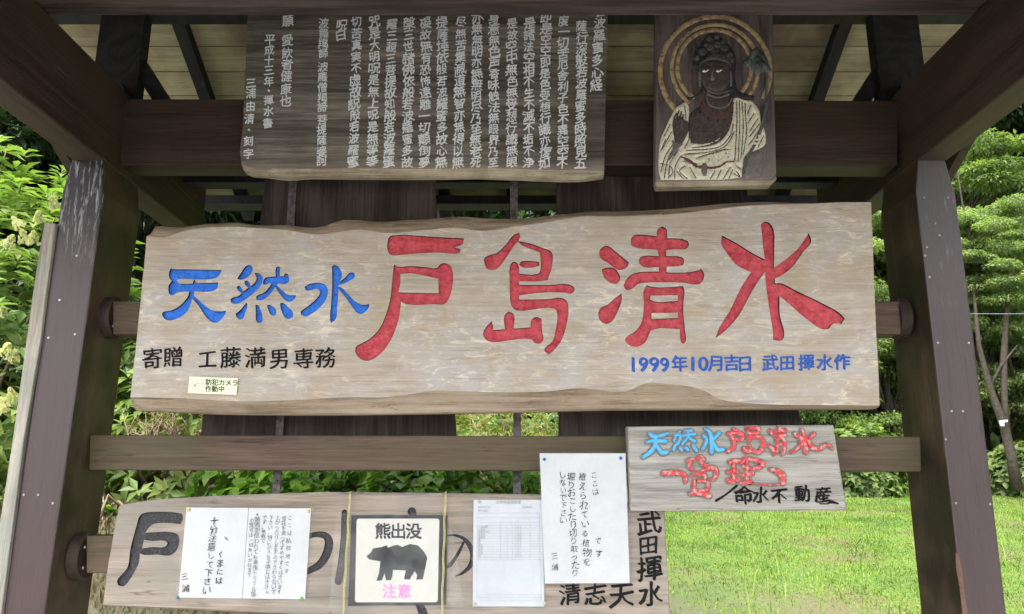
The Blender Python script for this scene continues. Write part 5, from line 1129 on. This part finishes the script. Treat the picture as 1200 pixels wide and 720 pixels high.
# ------------------------------------------------------------------ notices
def quad_sheet(name, pts, Y, th, mat, parent, sag=.0025, tilt=0., n=14):
    """thin sheet with real thickness and slight waviness"""
    a, b, c, d = [np.array(p, float) for p in pts]; V = []
    for j in range(n + 1):
        for i in range(n + 1):
            u_, v_ = i / n, j / n; q = (a * (1 - u_) + b * u_) * (1 - v_) + (d * (1 - u_) + c * u_) * v_
            w_ = PX(np.array([q]), Y)[0]; edge = min(u_, 1 - u_, v_, 1 - v_) * 4
            w_[1] -= sag * (.6 + noise.noise(Vector((q[0] * .03, q[1] * .045, 1)))) * min(edge, 1); V.append(w_)
    m_ = n + 1; Fc = [(j * m_ + i, (j + 1) * m_ + i, (j + 1) * m_ + i + 1, j * m_ + i + 1) for j in range(n) for i in range(n)]
    nv = len(V); V2 = [v_ + np.array([0, th, 0]) for v_ in V]; Fc2 = [tuple(nv + q for q in f_[::-1]) for f_ in Fc]
    return mk(name, V + V2, Fc + Fc2, mat, parent, smooth=True)
def pin(px, py, Y, mat, parent, r_=.0052):
    c = P(px, py, Y); v, f2 = tube([(c.x, Y + .004, c.z), (c.x, Y - .002, c.z), (c.x, Y - .004, c.z)], [r_, r_, r_ * .6], 12); mk('thumbtack', v, f2, mat, parent)
def note_col(s, x0, y0, x1, y1, size, Y, parent, mat=None, off=-.004, brush=.09, shear=.1, gap=None):
    mat = M['pencil2'] if size < 8 else M['ink']; off = 0 if off < 0 else .010
    n_ = len(s); it = [(c, x0 + (x1 - x0) * i / max(n_ - 1, 1), y0 + (y1 - y0) * i / max(n_ - 1, 1), size) for i, c in enumerate(s) if c != ' ']
    lettering('handwriting', it, Y, .0005, mat or M['pencil'], parent, off=off, brush=brush * 1.15, shear=shear, jit=.17)
# double note
D1 = thing('paper_notice', tuple(P(285, 648, 2.535)), 'wide laminated double note with handwritten bear warning, pinned left on the lower board', 'notice', 'paper notices on the boards')
quad_sheet('laminate', [(217, 593), (367.5, 594), (359, 705), (205, 703.5)], 2.5345, .0006, M['sleeve'], D1, .001)
quad_sheet('sheet', [(218.5, 595), (291, 595.5), (283.5, 701.5), (209, 700.5)], 2.5385, .0006, M['paper'], D1, .0012)
quad_sheet('sheet', [(291.6, 595.5), (364.5, 596), (357.5, 702.5), (284, 701.5)], 2.5380, .0006, M['paper'], D1, .0012)
YN = 2.5365
note_col('くまには', 258, 650, 257, 681, 9.5, YN - .001, D1, M['ink'], off=.004)
note_col('十分注意して下さい', 251, 611, 242, 692, 10, YN - .001, D1, M['pencil'], off=0)
note_col('三浦', 216.5, 676, 217, 690, 9, YN, D1, M['ink'], off=.006)
note_col('ここは私有地です', 340, 607, 336, 670, 6.6, YN, D1); note_col('草花を堀ってすめやすくはさいます', 333, 608, 327, 694, 6.2, YN, D1)
note_col('上がったりしますのでさわらないで', 325, 607, 320.5, 694, 6.2, YN, D1); note_col('下さい。特に小さな子供にはきけん', 317.5, 607, 312.5, 694, 6, YN, D1)
note_col('です。無断で', 310, 607, 308, 634, 6, YN, D1); note_col('※散策期間われても事後トラブル等', 302, 603, 297, 697, 6.6, YN, D1); note_col('の責任は一切負いかねます', 295, 610, 292, 674, 6, YN, D1)
pin(221.5, 597.5, 2.537, M['piny'], D1); pin(361.5, 599, 2.537, M['piny'], D1); pin(208, 700.5, 2.537, M['pink_d'], D1); pin(353.5, 701.5, 2.537, M['ping'], D1)
slab('leaf_fragment', [stroke([(263.5, 629.5), (266, 632.5)], [.6, 1])], [], YN - .001, .001, M['twig'], D1)
# bear poster in sleeve
BPo = thing('bear_poster', tuple(P(465, 655, 2.53)), 'square bear warning poster with black bear silhouette in a clear sleeve on the lower board', 'poster')
def rrect(x0, y0, x1, y1, r_, dx=0):
    out = []
    for cx_, cy_, a0 in ((x1 - r_, y0 + r_, -90), (x1 - r_, y1 - r_, 0), (x0 + r_, y1 - r_, 90), (x0 + r_, y0 + r_, 180)):
        for a in np.linspace(a0, a0 + 90, 6): 
            q = (cx_ + r_ * math.cos(math.radians(a)), cy_ + r_ * math.sin(math.radians(a))); out.append((q[0] - (q[1] - 655) * dx, q[1]))
    return out
slab('poster_border', [[(412, 604), (524.5, 604), (523, 709), (408, 710)]], [], 2.5395, .0012, M['darkprint'], BPo)
slab('poster_face', [rrect(417, 608, 514, 706, 3, .02)], [], 2.5382, .0005, M['cream_plate'], BPo)
bear = zp([(213,393),(235,375),(245,355),(290,348),(302,343),(315,340),(320,352),(350,340),(370,338),(390,348),(430,333),(470,340),(500,370),(518,400),(506,460),(495,510),(462,512),(467,490),(455,470),(435,500),(430,512),(400,510),(410,466),(345,463),(343,490),(335,515),(310,515),(303,480),(290,515),(262,518),(275,480),(282,420),(250,415),(225,410),(215,400)],380,560,4.286)
slab('bear_silhouette', [bear], [], 2.5375, .0006, M['darkprint'], BPo)
lettering('lettering', [('熊', 448.5, 623, 19.5), ('出', 466.5, 623, 19.5), ('没', 484.5, 623, 19.5)], 2.5375, .0006, M['darkprint'], BPo, off=.028)
lettering('lettering', [('注', 456, 693.5, 17), ('意', 473.5, 693.5, 17)], 2.5375, .0006, M['pink'], BPo, off=.03)
quad_sheet('plastic_sleeve', [(394, 602), (527, 602), (545, 712), (386, 713)], 2.5345, .0005, M['sleeve'], BPo, .003, n=20)
for x0, x1, lb in ((409.5, 401, 'left'), (521.5, 517, 'right')):
    path = []
    for i in range(14):
        t_ = i / 13; q = P(x0 + (x1 - x0) * t_ + .5 * math.sin(i * 1.7), 577 + 148 * t_, 2.5285 + (.004 if i in (0,) else 0)); path.append(tuple(q))
    c = P(x0, 577, 2.53)
    path2 = [tuple(Vector(p_) + Vector((.0035, -.0003, 0))) for p_ in path]
    back = [(c.x, 2.60, c.z + .003)]
    o = tubes('straw_cord', [(back + path, [.0016] * (len(path) + 1), 6), (back + path2, [.0014] * (len(path) + 1), 6)], M['straw'], None, org=c)
    tag(o, '%s of the two straw cords tied down over the bear poster sleeve' % ('left' if lb == 'left' else 'right'), 'cord', 'straw cords over the bear poster')
# printed test sheet
D2 = thing('paper_notice', tuple(P(597, 648, 2.535)), 'faded printed table sheet in plastic between bear poster and handwritten note', 'notice', 'paper notices on the boards')
quad_sheet('laminate', [(553, 584), (636, 583), (641, 714), (552.5, 713.5)], 2.5345, .0005, M['sleeve'], D2, .0006)
quad_sheet('sheet', [(555, 586), (635.5, 586), (638, 711), (554, 711)], 2.538, .0006, M['paper2'], D2, .0008)
ln = []
for y in (601.5, 607, 612.5) + tuple(616 + 3.1 * i for i in range(14)) + (697.5, 700.5, 704): ln.append(stroke([(559, y), (632 + (y - 600) * .03, y - .2)], .13, 1))
for x in (558.8, 586, 594, 600, 604, 621, 632): ln.append(stroke([(x, 602 if x in (558.8, 632) else 614), (x + .6, 656)], .13, 1))
ln += [stroke([(558.8, 656), (559, 704)], .13, 1), stroke([(633, 656), (634.5, 704)], .13, 1)]
slab('table_rules', ln, [], 2.5366, .0003, M['greyprint'], D2)
lettering('printing', [(c, 583 + 4.3 * i, 588.6, 4.2) for i, c in enumerate('水質検査成績書')], 2.5366, .0003, M['greyprint'], D2, off=.01)
rows = ['一般細菌', '大腸菌', '硝酸態窒素', '塩化物', '有機物', '鉄', '味', '臭気', '色度', '濁度', '硬度', '銅']
its = []
for i, s in enumerate(rows):
    its += [(c, 561.5 + 2.9 * k, 617.8 + 3.1 * i, 2.8) for k, c in enumerate(s)]
    its += [(c, 607 + 2.9 * k, 617.8 + 3.1 * i, 2.8) for k, c in enumerate('以下')]
its += [(c, 561.5 + 3 * k, 594.5, 2.9) for k, c in enumerate('採水年月日')] + [(c, 561.5 + 3 * k, 598.5, 2.9) for k, c in enumerate('採水場所')] + [(c, 613 + 3 * k, 594.5, 2.9) for k, c in enumerate('検査機関')]
lettering('printing', its, 2.5366, .0003, M['greyprint'], D2, off=.0)
pin(561.5, 588.5, 2.536, M['pinw'], D2, .005); pin(556.5, 708, 2.536, M['pinw'], D2, .005); pin(638, 707, 2.536, M['pinw'], D2, .005)
# long handwritten note
D3 = thing('paper_notice', tuple(P(685, 607, 2.53)), 'tall white handwritten note with two blue tacks left of the small grey board', 'notice', 'paper notices on the boards')
quad_sheet('laminate', [(631, 530), (734, 530), (739.5, 685), (634.5, 686)], 2.5225, .0005, M['sleeve'], D3, .001)
quad_sheet('sheet', [(632.5, 531.5), (733, 531.5), (737.8, 683.5), (638.5, 684)], 2.5285, .0006, M['paper'], D3, .003)
YL = 2.5245
note_col('ここは', 696.5, 557, 698, 577, 8.5, YL, D3, M['ink'], off=-.006); note_col('です', 701, 634, 702, 649, 9, YL, D3, M['ink'], off=-.004)
note_col('植えられている植物を', 681.5, 559, 688, 659, 10.5, YL, D3, M['ink'], off=-.006)
note_col('堀りおこしたり切り取ったり', 669, 559, 674, 672, 9.8, YL, D3, M['ink'], off=-.006)
note_col('しないで下さい', 659, 557, 660.5, 610, 8.8, YL, D3, M['ink'], off=-.006)
note_col('三浦', 650, 652, 650.5, 665, 9.5, YL, D3, M['ink'], off=-.002)
pin(638, 538.5, 2.526, M['pinb'], D3, .0052); pin(727.5, 537, 2.526, M['pinb'], D3, .0052)
print('objects', len(bpy.data.objects), 'tris', sum(len(o.data.polygons) for o in bpy.data.objects if o.type == 'MESH'))
